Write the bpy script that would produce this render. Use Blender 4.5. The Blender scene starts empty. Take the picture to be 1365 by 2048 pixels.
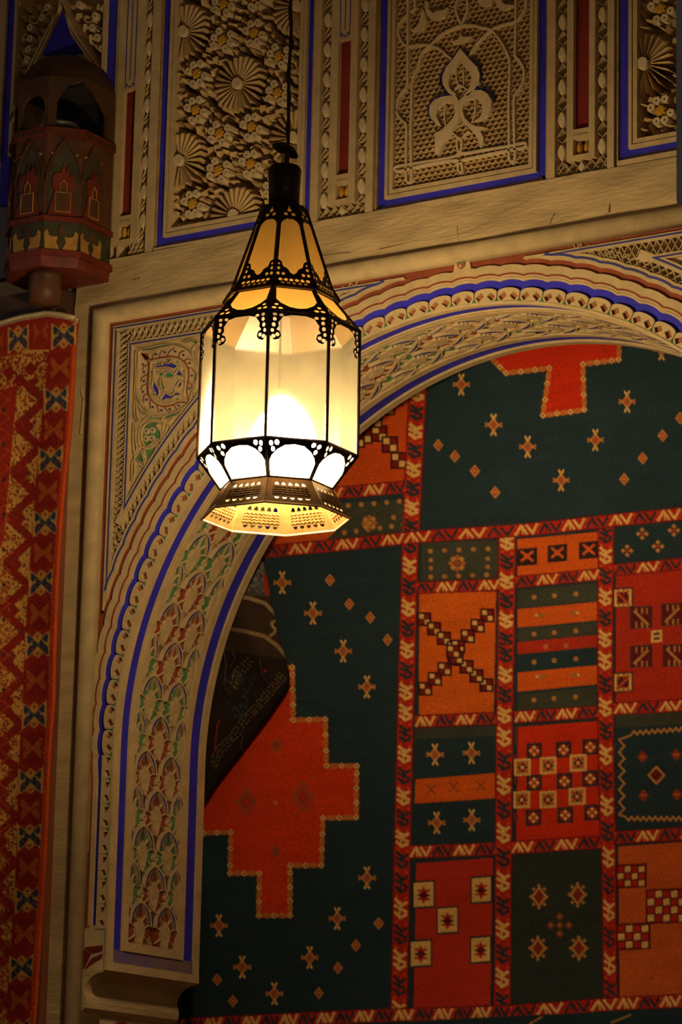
import bpy, bmesh, math, random
import numpy as np
from mathutils import Vector, Matrix
from mathutils.geometry import tessellate_polygon

random.seed(7)
PI = math.pi
SC = bpy.context.scene
COL = SC.collection

# ------------------------------------------------------------------ camera
FPX, YAW, PITCH, ROLL, DIST = 6570.0, math.radians(32.95), math.radians(13.24), math.radians(1.25), 9.0
_f = np.array([-math.sin(YAW)*math.cos(PITCH), math.cos(YAW)*math.cos(PITCH), math.sin(PITCH)])
_r = np.array([math.cos(YAW), math.sin(YAW), 0.0])
_u = np.cross(_r, _f)
CR = math.cos(ROLL)*_r + math.sin(ROLL)*_u
CU = -math.sin(ROLL)*_r + math.cos(ROLL)*_u
CF = _f
CP = np.array([0, 0, 1.6 + DIST*CF[2]]) - DIST*CF
cam_d = bpy.data.cameras.new('camera')
cam_d.sensor_fit = 'HORIZONTAL'; cam_d.sensor_width = 36.0
cam_d.lens = 36.0*FPX/1365.0
cam_d.clip_end = 100
cam = bpy.data.objects.new('camera', cam_d); COL.objects.link(cam)
cam.matrix_world = Matrix(((CR[0], CU[0], -CF[0], CP[0]), (CR[1], CU[1], -CF[1], CP[1]),
                           (CR[2], CU[2], -CF[2], CP[2]), (0, 0, 0, 1)))
SC.camera = cam

def px(x, y, Y=0.0):
    """where the sight line through photo point (x, y) meets the vertical plane at depth Y"""
    d = (x-682.5)/FPX*CR - (y-1024)/FPX*CU + CF
    return CP + (Y-CP[1])/d[1]*d
def wl(x, y, Y=0.0):
    p = px(x, y, Y); return (p[0], p[2])
def prj_np(P):
    v = P - CP; z = v @ CF
    return 682.5 + FPX*(v @ CR)/z, 1024 - FPX*(v @ CU)/z

# ------------------------------------------------------------------ world, lights, exposure
world = bpy.data.worlds.new('room_ambience'); SC.world = world; world.use_nodes = True
bg = world.node_tree.nodes['Background']
bg.inputs[0].default_value = (1.0, 0.80, 0.62, 1); bg.inputs[1].default_value = 0.03
BULB_STRENGTH = 258.0
def area_lamp(name, loc, target, size, power, color):
    l = bpy.data.lights.new(name, 'AREA'); l.shape = 'DISK'; l.size = size; l.energy = power; l.color = color
    o = bpy.data.objects.new(name, l); COL.objects.link(o); o.location = loc
    o.rotation_euler = (Vector(target)-Vector(loc)).to_track_quat('-Z', 'Y').to_euler()
    return o
# added warm fill out of view on the right, standing for unseen lanterns
area_lamp('warm_fill', (2.6, -3.2, 3.9), (0.2, 0, 3.9), 0.5, 3.0, (1.0, 0.74, 0.46))
# added cool fill out of view on the left, standing for faint daylight
area_lamp('cool_fill', (-2.3, -2.2, 4.6), (-1.15, 0, 4.6), 0.6, 1.3, (0.62, 0.78, 1.0))
SC.view_settings.view_transform = 'Standard'; SC.view_settings.look = 'None'
SC.view_settings.exposure = 0.45; SC.view_settings.gamma = 1.0
SC.view_settings.use_curve_mapping = False

# ------------------------------------------------------------------ materials
def nd(nt, t, **kw):
    n = nt.nodes.new(t)
    for k, v in kw.items(): setattr(n, k, v)
    return n
def mat(name, col, rough=0.8, var=0.15, scale=30.0, bump=0.2, bscale=120.0, metal=0.0, stretch=None, spec=0.3, dirt=None):
    m = bpy.data.materials.new(name); m.use_nodes = True
    nt = m.node_tree; b = nt.nodes['Principled BSDF']
    b.inputs['Roughness'].default_value = rough; b.inputs['Metallic'].default_value = metal
    b.inputs['Specular IOR Level'].default_value = spec
    tc = nd(nt, 'ShaderNodeTexCoord'); mp = nd(nt, 'ShaderNodeMapping')
    if stretch: mp.inputs['Scale'].default_value = stretch
    nt.links.new(tc.outputs['Object'], mp.inputs['Vector'])
    n1 = nd(nt, 'ShaderNodeTexNoise'); n1.inputs['Scale'].default_value = scale; n1.inputs['Detail'].default_value = 5
    nt.links.new(mp.outputs['Vector'], n1.inputs['Vector'])
    r = nd(nt, 'ShaderNodeValToRGB')
    r.color_ramp.elements[0].position = 0.3; r.color_ramp.elements[1].position = 0.7
    c0 = dirt if dirt else tuple(c*(1-var) for c in col)
    r.color_ramp.elements[0].color = (*c0, 1); r.color_ramp.elements[1].color = (*[min(1, c*(1+var*0.6)) for c in col], 1)
    nt.links.new(n1.outputs['Fac'], r.inputs['Fac']); nt.links.new(r.outputs['Color'], b.inputs['Base Color'])
    if bump > 0:
        n2 = nd(nt, 'ShaderNodeTexNoise'); n2.inputs['Scale'].default_value = bscale; n2.inputs['Detail'].default_value = 4
        nt.links.new(mp.outputs['Vector'], n2.inputs['Vector'])
        bp = nd(nt, 'ShaderNodeBump'); bp.inputs['Strength'].default_value = bump; bp.inputs['Distance'].default_value = 0.004
        nt.links.new(n2.outputs['Fac'], bp.inputs['Height']); nt.links.new(bp.outputs['Normal'], b.inputs['Normal'])
    return m
M = {}
M['stucco'] = mat('stucco', (0.56, 0.395, 0.185), 0.85, 0.16, 22, 0.25, 160)
M['plaster'] = mat('lintel_plaster', (0.53, 0.37, 0.17), 0.85, 0.24, 5, 0.8, 26, stretch=(1.0, 1.0, 4.0))
M['stucco_shade'] = mat('shaded_stucco', (0.40, 0.24, 0.09), 0.9, 0.3, 30, 0.3, 120)  # darker stucco copy, the shade of the recesses put into its colour
M['carved'] = mat('carved_stucco', (0.58, 0.375, 0.15), 0.85, 0.2, 26, 0.25, 150)
M['disc'] = mat('pale_stucco', (0.66, 0.49, 0.26), 0.85, 0.12, 30, 0.2, 150)
M['blue'] = mat('blue_paint', (0.032, 0.026, 0.46), 0.6, 0.22, 12, 0.15, 90)
M['blue_line'] = mat('blue_line_paint', (0.05, 0.046, 0.22), 0.7, 0.25, 25, 0.1, 90)
M['sill'] = mat('worn_blue_sill', (0.10, 0.07, 0.26), 0.8, 0.3, 9, 0.2, 60, dirt=(0.26, 0.16, 0.10))
M['maroon'] = mat('maroon_paint', (0.20, 0.018, 0.012), 0.6, 0.25, 15, 0.15, 90)
M['rust'] = mat('rust_red_paint', (0.27, 0.058, 0.020), 0.7, 0.25, 20, 0.2, 90)
M['brown'] = mat('brown_paint', (0.32, 0.105, 0.032), 0.7, 0.3, 30, 0.2, 90)
M['green'] = mat('green_paint', (0.10, 0.22, 0.075), 0.7, 0.3, 30, 0.2, 90)
M['teal'] = mat('teal_paint', (0.04, 0.27, 0.14), 0.7, 0.2, 30, 0.15, 90)
M['gold'] = mat('gold_paint', (0.60, 0.30, 0.02), 0.6, 0.2, 40, 0.2, 120)
M['wood'] = mat('dark_wood', (0.075, 0.032, 0.016), 0.55, 0.4, 14, 0.3, 60, stretch=(1, 1, 0.15))
M['beam'] = mat('beam_wood', (0.06, 0.026, 0.014), 0.55, 0.4, 14, 0.3, 60, stretch=(0.15, 1, 1))
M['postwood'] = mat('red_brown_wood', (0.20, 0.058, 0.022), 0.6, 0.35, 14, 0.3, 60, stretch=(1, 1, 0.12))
M['hood'] = mat('brown_hood_wood', (0.060, 0.025, 0.009), 0.6, 0.3, 8, 0.2, 40)
M['turretred'] = mat('turret_red_paint', (0.14, 0.020, 0.007), 0.5, 0.35, 24, 0.2, 80)
M['turretbrown'] = mat('turret_brown_paint', (0.09, 0.033, 0.011), 0.5, 0.4, 24, 0.2, 80)
M['turretgreen'] = mat('turret_olive_paint', (0.05, 0.042, 0.02), 0.5, 0.4, 24, 0.2, 80)
M['turretgold'] = mat('turret_ochre_paint', (0.42, 0.21, 0.04), 0.5, 0.3, 24, 0.2, 80)
M['iron'] = mat('dark_lantern_metal', (0.035, 0.020, 0.010), 0.45, 0.4, 40, 0.15, 120, metal=0.7)
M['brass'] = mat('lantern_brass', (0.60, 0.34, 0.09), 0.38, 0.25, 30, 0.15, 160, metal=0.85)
M['brass_shade'] = mat('shaded_brass', (0.10, 0.046, 0.011), 0.5, 0.3, 40, 0.15, 160, metal=0.6)  # darker brass copy: the skirt's dimly lit outside put into the colour
M['solder'] = mat('solder_rim', (0.75, 0.55, 0.28), 0.35, 0.2, 30, 0.1, 160, metal=0.8)
M['cord'] = mat('dark_cord', (0.03, 0.02, 0.012), 0.8, 0.3, 60, 0.3, 200)
M['slate'] = mat('slate_blue_paint', (0.16, 0.19, 0.24), 0.6, 0.15, 6, 0.1, 40)
M['grey'] = mat('daylit_grey_plaster', (0.17, 0.175, 0.17), 0.9, 0.15, 6, 0.2, 40)  # wall plaster with dim, cool daylight put into its colour
M['silver'] = mat('dull_tin', (0.35, 0.33, 0.28), 0.35, 0.2, 20, 0.1, 60, metal=0.7)
M['black'] = mat('near_black', (0.012, 0.008, 0.006), 0.8, 0.2, 20, 0.1, 60)  # turret interior's shade as colour; also backs the gold leaves
M['floor'] = mat('floor_tile', (0.25, 0.16, 0.10), 0.5, 0.2, 3, 0.1, 20)

def glass_mat(name, tint, trans, diff_col, blur, rough=0.42):
    """old hand-made glass: partly clear, partly frosted (blurred view of the bulb), partly milky"""
    m = bpy.data.materials.new(name); m.use_nodes = True; nt = m.node_tree
    for n in list(nt.nodes): nt.nodes.remove(n)
    out = nd(nt, 'ShaderNodeOutputMaterial')
    tr = nd(nt, 'ShaderNodeBsdfTransparent'); tr.inputs[0].default_value = (*tint, 1)
    tl = nd(nt, 'ShaderNodeBsdfTranslucent'); tl.inputs[0].default_value = (*diff_col, 1)
    df = nd(nt, 'ShaderNodeBsdfDiffuse'); df.inputs[0].default_value = (*diff_col, 1)
    rf = nd(nt, 'ShaderNodeBsdfRefraction'); rf.inputs[0].default_value = (*tint, 1); rf.inputs['Roughness'].default_value = rough; rf.inputs['IOR'].default_value = 1.12
    gl = nd(nt, 'ShaderNodeBsdfGlossy'); gl.inputs[0].default_value = (0.9, 0.85, 0.75, 1); gl.inputs['Roughness'].default_value = 0.4
    tc = nd(nt, 'ShaderNodeTexCoord'); no = nd(nt, 'ShaderNodeTexNoise')
    no.inputs['Scale'].default_value = 18; no.inputs['Detail'].default_value = 6
    nt.links.new(tc.outputs['Object'], no.inputs['Vector'])
    mr = nd(nt, 'ShaderNodeMapRange'); mr.inputs[3].default_value = trans-0.10; mr.inputs[4].default_value = trans+0.10
    nt.links.new(no.outputs['Fac'], mr.inputs[0])
    m0 = nd(nt, 'ShaderNodeMixShader'); m0.inputs[0].default_value = 0.35
    nt.links.new(tl.outputs[0], m0.inputs[1]); nt.links.new(df.outputs[0], m0.inputs[2])
    mb_ = nd(nt, 'ShaderNodeMixShader'); mb_.inputs[0].default_value = blur
    nt.links.new(m0.outputs[0], mb_.inputs[1]); nt.links.new(rf.outputs[0], mb_.inputs[2])
    m1 = nd(nt, 'ShaderNodeMixShader')
    nt.links.new(mr.outputs[0], m1.inputs[0]); nt.links.new(mb_.outputs[0], m1.inputs[1]); nt.links.new(tr.outputs[0], m1.inputs[2])
    m2 = nd(nt, 'ShaderNodeMixShader'); m2.inputs[0].default_value = 0.025
    nt.links.new(m1.outputs[0], m2.inputs[1]); nt.links.new(gl.outputs[0], m2.inputs[2])
    nt.links.new(m2.outputs[0], out.inputs[0])
    return m
M['pane'] = glass_mat('frosted_glass', (0.98, 0.91, 0.74), 0.56, (0.215, 0.170, 0.082), 0.68, 0.80)
M['pane_low'] = glass_mat('milky_glass', (0.98, 0.91, 0.74), 0.46, (0.60, 0.48, 0.26), 0.40, 0.80)
M['amber'] = glass_mat('amber_glass', (0.95, 0.66, 0.22), 0.26, (0.25, 0.125, 0.020), 0.2, 0.5)
def emit_mat(name, col, s):
    m = bpy.data.materials.new(name); m.use_nodes = True; nt = m.node_tree
    for n in list(nt.nodes): nt.nodes.remove(n)
    o = nd(nt, 'ShaderNodeOutputMaterial'); e = nd(nt, 'ShaderNodeEmission')
    e.inputs[0].default_value = (*col, 1); e.inputs[1].default_value = s
    nt.links.new(e.outputs[0], o.inputs[0]); return m
M['bulb'] = emit_mat('glowing_bulb', (1.0, 0.83, 0.58), BULB_STRENGTH)
def textile_mat(name, weave=900.0, bump=0.35, sat=1.0):
    m = bpy.data.materials.new(name); m.use_nodes = True; nt = m.node_tree; b = nt.nodes['Principled BSDF']
    b.inputs['Roughness'].default_value = 0.95; b.inputs['Specular IOR Level'].default_value = 0.05
    b.inputs['Sheen Weight'].default_value = 0.0
    at = nd(nt, 'ShaderNodeAttribute'); at.attribute_name = 'yarn'
    tc = nd(nt, 'ShaderNodeTexCoord'); no = nd(nt, 'ShaderNodeTexNoise'); no.inputs['Scale'].default_value = 260
    no2 = nd(nt, 'ShaderNodeTexNoise'); no2.inputs['Scale'].default_value = 6; no2.inputs['Detail'].default_value = 3
    mp = nd(nt, 'ShaderNodeMapping'); mp.inputs['Scale'].default_value = (1, 1, 6)
    nt.links.new(tc.outputs['Object'], no.inputs['Vector']); nt.links.new(tc.outputs['Object'], mp.inputs['Vector'])
    nt.links.new(mp.outputs['Vector'], no2.inputs['Vector'])
    mr = nd(nt, 'ShaderNodeMapRange'); mr.inputs[1].default_value = 0.3; mr.inputs[2].default_value = 0.7
    mr.inputs[3].default_value = 0.72; mr.inputs[4].default_value = 1.22
    nt.links.new(no.outputs['Fac'], mr.inputs[0])
    mr2 = nd(nt, 'ShaderNodeMapRange'); mr2.inputs[3].default_value = 0.8; mr2.inputs[4].default_value = 1.2
    nt.links.new(no2.outputs['Fac'], mr2.inputs[0])
    mu = nd(nt, 'ShaderNodeMath', operation='MULTIPLY')
    nt.links.new(mr.outputs[0], mu.inputs[0]); nt.links.new(mr2.outputs[0], mu.inputs[1])
    mx = nd(nt, 'ShaderNodeVectorMath', operation='SCALE')
    nt.links.new(at.outputs['Color'], mx.inputs[0]); nt.links.new(mu.outputs[0], mx.inputs['Scale'])
    nt.links.new(mx.outputs[0], b.inputs['Base Color'])
    bp = nd(nt, 'ShaderNodeBump'); bp.inputs['Strength'].default_value = bump; bp.inputs['Distance'].default_value = 0.003
    nt.links.new(no.outputs['Fac'], bp.inputs['Height']); nt.links.new(bp.outputs['Normal'], b.inputs['Normal'])
    return m
M['carpet'] = textile_mat('woven_carpet_yarn')
M['rug'] = textile_mat('pile_rug_yarn', bump=0.7)
M['kilim'] = textile_mat('kilim_yarn', bump=0.6)

# ------------------------------------------------------------------ mesh helpers
def wallmap(u, v, h): return (u, -h, v)
class MB:
    """collects shapes given as (u, v, h): along the wall, up, proud of the wall"""
    def __init__(s, fm=wallmap): s.v = []; s.f = []; s.m = []; s.ms = []; s.fm = fm
    def mi(s, m):
        if m not in s.ms: s.ms.append(m)
        return s.ms.index(m)
    def add(s, vs, fs, m, raw=False):
        o = len(s.v); k = s.mi(m)
        s.v += [tuple(p) for p in vs] if raw else [s.fm(*p) for p in vs]
        s.f += [tuple(i+o for i in f) for f in fs]; s.m += [k]*len(fs)
    def plate(s, outer, h0, h1, m, holes=(), back=True):
        loops = [list(outer)]+[list(h) for h in holes]
        tri = tessellate_polygon([[Vector((p[0]*1000, p[1]*1000, 0)) for p in l] for l in loops])
        pts = [p for l in loops for p in l]; n = len(pts)
        vs = [(p[0], p[1], h1) for p in pts]+[(p[0], p[1], h0) for p in pts]
        fs = [tuple(t) for t in tri]
        if back: fs += [tuple(i+n for i in t) for t in tri]
        o = 0
        for l in loops:
            k = len(l)
            fs += [(o+i, o+(i+1) % k, n+o+(i+1) % k, n+o+i) for i in range(k)]
            o += k
        s.add(vs, fs, m)
    def dome(s, poly, rings, m, top=None, c=None):
        """rings: (scale about the centre, h)"""
        cx = sum(p[0] for p in poly)/len(poly) if c is None else c[0]
        cy = sum(p[1] for p in poly)/len(poly) if c is None else c[1]
        k = len(poly); vs = []; fs = []
        for sc, h in rings: vs += [(cx+(x-cx)*sc, cy+(y-cy)*sc, h) for x, y in poly]
        for r in range(len(rings)-1):
            fs += [(r*k+i, r*k+(i+1) % k, (r+1)*k+(i+1) % k, (r+1)*k+i) for i in range(k)]
        b = (len(rings)-1)*k
        if top is None: fs.append(tuple(b+i for i in range(k)))
        else:
            vs.append((cx, cy, top)); fs += [(b+i, b+(i+1) % k, len(vs)-1) for i in range(k)]
        s.add(vs, fs, m)
    def sweep(s, path, prof, m, closed=False):
        n = len(path); P = [Vector(p) for p in path]; vs = []; fs = []; k = len(prof)
        for i in range(n):
            if closed: a, b = P[i-1], P[(i+1) % n]
            else: a, b = P[max(i-1, 0)], P[min(i+1, n-1)]
            d1 = (P[i]-a); d2 = (b-P[i])
            if d1.length < 1e-9: d1 = d2
            if d2.length < 1e-9: d2 = d1
            if d1.length < 1e-9: d1 = d2 = Vector((1, 0))
            d1 = d1.normalized(); d2 = d2.normalized()
            t = d1+d2
            t = t.normalized() if t.length > 1e-6 else d1
            nn = Vector((-t.y, t.x)); cs = max(0.45, nn.dot(Vector((-d1.y, d1.x))))
            for o, h in prof: vs.append((P[i].x+nn.x*o/cs, P[i].y+nn.y*o/cs, h))
        for i in range(n if closed else n-1):
            j = (i+1) % n
            fs += [(i*k+q, i*k+q+1, j*k+q+1, j*k+q) for q in range(k-1)]
        if not closed: fs += [tuple(range(k)), tuple((n-1)*k+q for q in range(k))]
        s.add(vs, fs, m)
    def ribbon(s, path, w, h0, h1, m, closed=False, bev=0.28):
        s.sweep(path, [(-w/2, h0), (-w/2*(1-bev), h1), (w/2*(1-bev), h1), (w/2, h0)], m, closed)
    def rect(s, x0, x1, z0, z1, h0, h1, m): s.plate([(x0, z0), (x1, z0), (x1, z1), (x0, z1)], h0, h1, m)
    def tube(s, path, r, m, n=6, cap=True):
        P = [Vector(p) for p in path]; vs = []; fs = []
        rr = r if isinstance(r, (list, tuple)) else [r]*len(P)
        for i, p in enumerate(P):
            t = (P[min(i+1, len(P)-1)]-P[max(i-1, 0)]).normalized()
            a = t.cross(Vector((0, 0, 1)) if abs(t.z) < .95 else Vector((1, 0, 0))).normalized(); b = t.cross(a)
            vs += [tuple(p+(a*math.cos(2*PI*k/n)+b*math.sin(2*PI*k/n))*rr[i]) for k in range(n)]
        for i in range(len(P)-1):
            fs += [(i*n+k, i*n+(k+1) % n, (i+1)*n+(k+1) % n, (i+1)*n+k) for k in range(n)]
        if cap: fs += [tuple(range(n)), tuple((len(P)-1)*n+k for k in range(n))]
        s.add(vs, fs, m, raw=True)
    def lathe(s, c, prof, m, n=16, ph=0.0):
        vs = []; fs = []
        for r, z in prof: vs += [(c[0]+r*math.cos(ph+2*PI*k/n), c[1]+r*math.sin(ph+2*PI*k/n), z) for k in range(n)]
        for i in range(len(prof)-1):
            fs += [(i*n+k, i*n+(k+1) % n, (i+1)*n+(k+1) % n, (i+1)*n+k) for k in range(n)]
        fs += [tuple(range(n)), tuple((len(prof)-1)*n+k for k in range(n))]
        s.add(vs, fs, m, raw=True)
    def box(s, a, b, m):
        x0, y0, z0 = a; x1, y1, z1 = b
        vs = [(x, y, z) for z in (z0, z1) for y in (y0, y1) for x in (x0, x1)]
        s.add(vs, [(0, 1, 3, 2), (4, 5, 7, 6), (0, 1, 5, 4), (2, 3, 7, 6), (0, 2, 6, 4), (1, 3, 7, 5)], m, raw=True)
    def mesh(s, name, smooth=False):
        me = bpy.data.meshes.new(name); me.from_pydata(s.v, [], s.f)
        for m in s.ms: me.materials.append(M[m])
        me.polygons.foreach_set('material_index', s.m)
        bm = bmesh.new(); bm.from_mesh(me); bmesh.ops.recalc_face_normals(bm, faces=bm.faces); bm.to_mesh(me); bm.free()
        if smooth: me.polygons.foreach_set('use_smooth', [True]*len(me.polygons))
        me.update(); return me
    def build(s, name, parent=None, smooth=False, label=None):
        o = bpy.data.objects.new(name, s.mesh(name, smooth)); COL.objects.link(o)
        put(o, parent)
        if label: o['label'] = label
        return o
ROOTLOC = {}
def put(o, parent, loc=(0, 0, 0), rot=None):
    """parts are given in world coordinates; parents are unrotated Empties or meshes"""
    base = Vector((0, 0, 0))
    if parent is not None:
        o.parent = parent; base = ROOTLOC.get(parent.name, Vector((0, 0, 0)))
    o.location = Vector(loc)-base
    if rot is not None: o.rotation_euler = rot
    ROOTLOC[o.name] = Vector(loc) if loc != (0, 0, 0) else Vector((0, 0, 0))
    return o
def thing(name, label, cat, loc, group=None):
    o = bpy.data.objects.new(name, None); COL.objects.link(o); o.location = loc; o.empty_display_size = 0.05
    ROOTLOC[o.name] = Vector(loc); o['label'] = label; o['category'] = cat
    if group: o['group'] = group
    return o
def tag(o, label, cat, group=None):
    o['label'] = label; o['category'] = cat
    if group: o['group'] = group
    return o
def struct(o): o['kind'] = 'structure'; return o
def inst(mesh, name, parent, u, v, h=0.0, ang=0.0, sc=1.0):
    """a copy of a shared piece, laid on the wall at (u, v), turned by ang in the wall's plane"""
    o = bpy.data.objects.new(name, mesh); COL.objects.link(o)
    put(o, parent, (u, -h, v), (0, -ang, 0)); o.scale = (sc, 1, sc) if not isinstance(sc, tuple) else sc
    return o
def ngon(n, r, ph=0.0, c=(0, 0), sy=1.0): return [(c[0]+r*math.cos(ph+2*PI*k/n), c[1]+sy*r*math.sin(ph+2*PI*k/n)) for k in range(n)]
def star(n, r0, r1, ph=0.0): return [((r0 if k % 2 == 0 else r1)*math.cos(ph+PI*k/n), (r0 if k % 2 == 0 else r1)*math.sin(ph+PI*k/n)) for k in range(2*n)]
def smooth_path(pts, sub=4, closed=False):
    n = len(pts); out = []
    for i in range(n if closed else n-1):
        g = lambda j: np.array(pts[j % n] if closed else pts[min(max(j, 0), n-1)], float)
        a, b, c, d = g(i-1), g(i), g(i+1), g(i+2)
        for k in range(sub):
            t = k/sub
            out.append(tuple(0.5*((2*b)+(-a+c)*t+(2*a-5*b+4*c-d)*t*t+(-a+3*b-3*c+d)*t**3)))
    if not closed: out.append(tuple(pts[-1]))
    return out

# ------------------------------------------------------------------ the arch
CX, CZ, RA, SB = 0.379, 3.068, 1.124, 2.437      # centre, radius, height where the carved jamb ends
BASE = -0.085                                    # ground level of the carving, below the wall's face
LARC = PI*RA
def apos(l, o):
    """l along the arris from the left springing (negative: down the jamb), o outward from the arris"""
    if l < 0: return (CX-RA-o, CZ+l)
    if l > LARC: return (CX+RA+o, CZ-(l-LARC))
    a = PI-l/RA
    return (CX+(RA+o)*math.cos(a), CZ+(RA+o)*math.sin(a))
LOBE = 3.58*PI/180*RA
L_APEX = LARC/2
def phase(l): return ((l-L_APEX)/LOBE+0.5) % 1.0*2-1       # -1..1 inside a lobe, apex in a lobe's middle
def wave(l):
    fade = min(1, max(0, (l+0.10)/0.10))
    return math.sqrt(max(0, 1-(0.97*phase(l))**2))*fade
def clampf(p, x=-0.832, z=4.33): return (min(max(p[0], x), 2*CX-0.004-x), min(p[1], z))
def ls(l0, l1, step=LOBE/10): 
    n = max(2, int((l1-l0)/step)); return [l0+(l1-l0)*i/n for i in range(n+1)]
def band(mb, lst, oi, oo, h0, h1, m, clamp=True):
    vs = []; fs = []
    for l in lst:
        a = apos(l, oi(l)); b = apos(l, oo(l))
        if clamp: a = clampf(a, *(clamp if isinstance(clamp, tuple) else ())); b = clampf(b, *(clamp if isinstance(clamp, tuple) else ()))
        vs += [(a[0], a[1], h0), (a[0], a[1], h1), (b[0], b[1], h1), (b[0], b[1], h0)]
    for i in range(len(lst)-1):
        for q in range(3): fs.append((i*4+q, i*4+q+1, i*4+q+5, i*4+q+4))
    n = len(lst)-1
    fs += [(0, 1, 2, 3), (n*4, n*4+1, n*4+2, n*4+3)]
    mb.add(vs, fs, m)
K = lambda c: (lambda l: c)

# ------------------------------------------------------------------ structure
w = MB()
hole = [apos(l, 0.05) for l in ls(SB-CZ, LARC+CZ-SB, 0.05)]
hole = [(hole[0][0]-0.060, -0.01), (hole[0][0]-0.060, SB-0.11), (hole[0][0]-0.01, SB-0.002)]+hole+[(hole[-1][0]+0.060, SB-0.11), (hole[-1][0]+0.060, -0.01)]
outer = [(-2.6, -0.01)]+hole+[(3.4, -0.01), (3.4, 6.2), (-2.6, 6.2)]
w.plate(outer, -0.43, BASE, 'stucco')
WALL = struct(w.build('wall_back'))
def wallpart(name, fn):
    b = MB(); fn(b); return b.build(name, WALL)
def f_lintel(b):
    # hand-trowelled plaster beam between the carved panels and the alfiz moulding
    nx, nz = 90, 14; vs = []; fs = []; rr = random.Random(3)
    for j in range(nz+1):
        for i in range(nx+1):
            x = -0.947+2.9*i/nx; z = 4.355+(4.512-4.355)*j/nz
            h = 0.0025*math.sin(x*9+z*31)+0.0016*math.sin(x*23-z*55)+rr.uniform(-0.0006, 0.0006)
            vs.append((x, z, h))
    for j in range(nz):
        for i in range(nx):
            a = j*(nx+1)+i; fs.append((a, a+1, a+nx+2, a+nx+1))
    b.add(vs, fs, 'plaster')
    b.plate([(-0.947, 4.355), (1.953, 4.355), (1.953, 4.512), (-0.947, 4.512)], BASE, -0.006, 'plaster')
wallpart('lintel', f_lintel)
def f_pil(b): b.rect(-0.947, -0.862, 0.0, 4.365, BASE, 0.0, 'plaster'); b.rect(-0.947, -0.83, 4.51, 4.56, BASE, -0.012, 'plaster')
wallpart('pilaster', f_pil)
def f_left(b): b.rect(-2.6, -0.9475, 3.2, 4.515, BASE, -0.030, 'plaster')
wallpart('wall_field', f_left)
b = MB(); b.rect(-2.6, -1.095, 4.525, 4.88, BASE, -0.022, 'grey')
b.build('daylit_wall_field', WALL, label='plaster left of the wooden turret, tinted grey-blue for dim daylight')
# rounded bead moulding framing the arch (alfiz)
b = MB()
prof = [(-0.026, BASE)]+[(0.026*math.sin(t), 0.004+0.024*math.cos(t)) for t in [-PI/2+PI*i/8 for i in range(9)]]+[(0.026, BASE)]
b.sweep([(-0.850, 0.0), (-0.850, 4.345), (1.95, 4.345)], [(-o, h) for o, h in prof], 'stucco')
struct(b.build('trim_1', smooth=True))
# scratched cracks in the plaster: small proud ridges of repair filler
def crack(pts, m='plaster', w_=0.004, h=0.0035):
    b = MB(); b.ribbon([wl(*p) for p in pts], w_, -0.004, h, m); return b.build('plaster_crack', WALL)
crack([(163, 780), (168, 800), (165, 830), (162, 868), (178, 870)]); crack([(166, 800), (180, 797)]); crack([(164, 838), (178, 836)])
crack([(915, 452), (917, 480), (921, 496)]); crack([(268, 562), (282, 557), (280, 563)])
crack([(760, 500), (820, 486), (900, 474), (960, 462)], w_=0.002, h=0.0028); crack([(1100, 448), (1104, 436), (1108, 430)]); crack([(1218, 425), (1220, 408)], w_=0.003); crack([(600, 520), (640, 513), (700, 506)], w_=0.002, h=0.0028)
# alcove behind the arch, floor and ceiling
b = MB(); b.box((-2.6, 0.62, 0.0), (3.4, 0.72, 4.6), 'stucco_shade'); struct(b.build('wall_alcove'))
b = MB(); b.box((-2.6, -9.5, -0.1), (6.5, 0.72, 0.0), 'floor'); struct(b.build('floor'))
b = MB(); b.box((-2.6, -4.0, 6.2), (3.4, 0.72, 6.3), 'plaster'); struct(b.build('ceiling'))
b = MB(); b.box((-2.7, -4.0, 0.0), (-2.6, 0.72, 6.2), 'plaster'); struct(b.build('wall_left'))

# ------------------------------------------------------------------ archivolt: bands round the arch
ARCH = thing('arch_border', 'scalloped cream, blue and rust-red plaster border round the arch face', 'arch border', (CX-RA-0.05, 0, SB))
LL = ls(-0.51, LARC+0.05); LA = ls(-0.3, LARC+0.05)
def bpart(name, lst, oi, oo, h0, h1, m, label=None, clamp=True):
    b = MB(); band(b, lst, oi, oo, h0, h1, m, clamp); return b.build(name, ARCH, label=label)
bpart('inlay_ground', LL, K(0.008), K(0.034), BASE, -0.0085, 'brown')
bpart('blue_band', LL, K(0.026), lambda l: 0.058+0.010*wave(l), BASE, -0.010, 'blue', 'deep blue scalloped band')
bpart('cream_moulding', LL, lambda l: 0.058+0.010*wave(l), lambda l: 0.064+0.010*wave(l), BASE, -0.004, 'stucco')
bpart('cream_moulding', LL, lambda l: 0.065+0.010*wave(l), lambda l: 0.071+0.010*wave(l), BASE, -0.002, 'stucco')
bpart('red_line', LL, lambda l: 0.0705+0.010*wave(l), lambda l: 0.0755+0.009*wave(l), BASE, 0.0010, 'rust', 'thin rust-red line')
bpart('cream_band', LA, lambda l: 0.075+0.009*wave(l), lambda l: 0.100+0.008*wave(l), BASE, 0.0, 'stucco')
bpart('red_band', LA, lambda l: 0.099+0.008*wave(l), lambda l: 0.120+0.007*wave(l), BASE, -0.009, 'rust', 'rust-red scalloped band')
lo = 0.352
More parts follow.
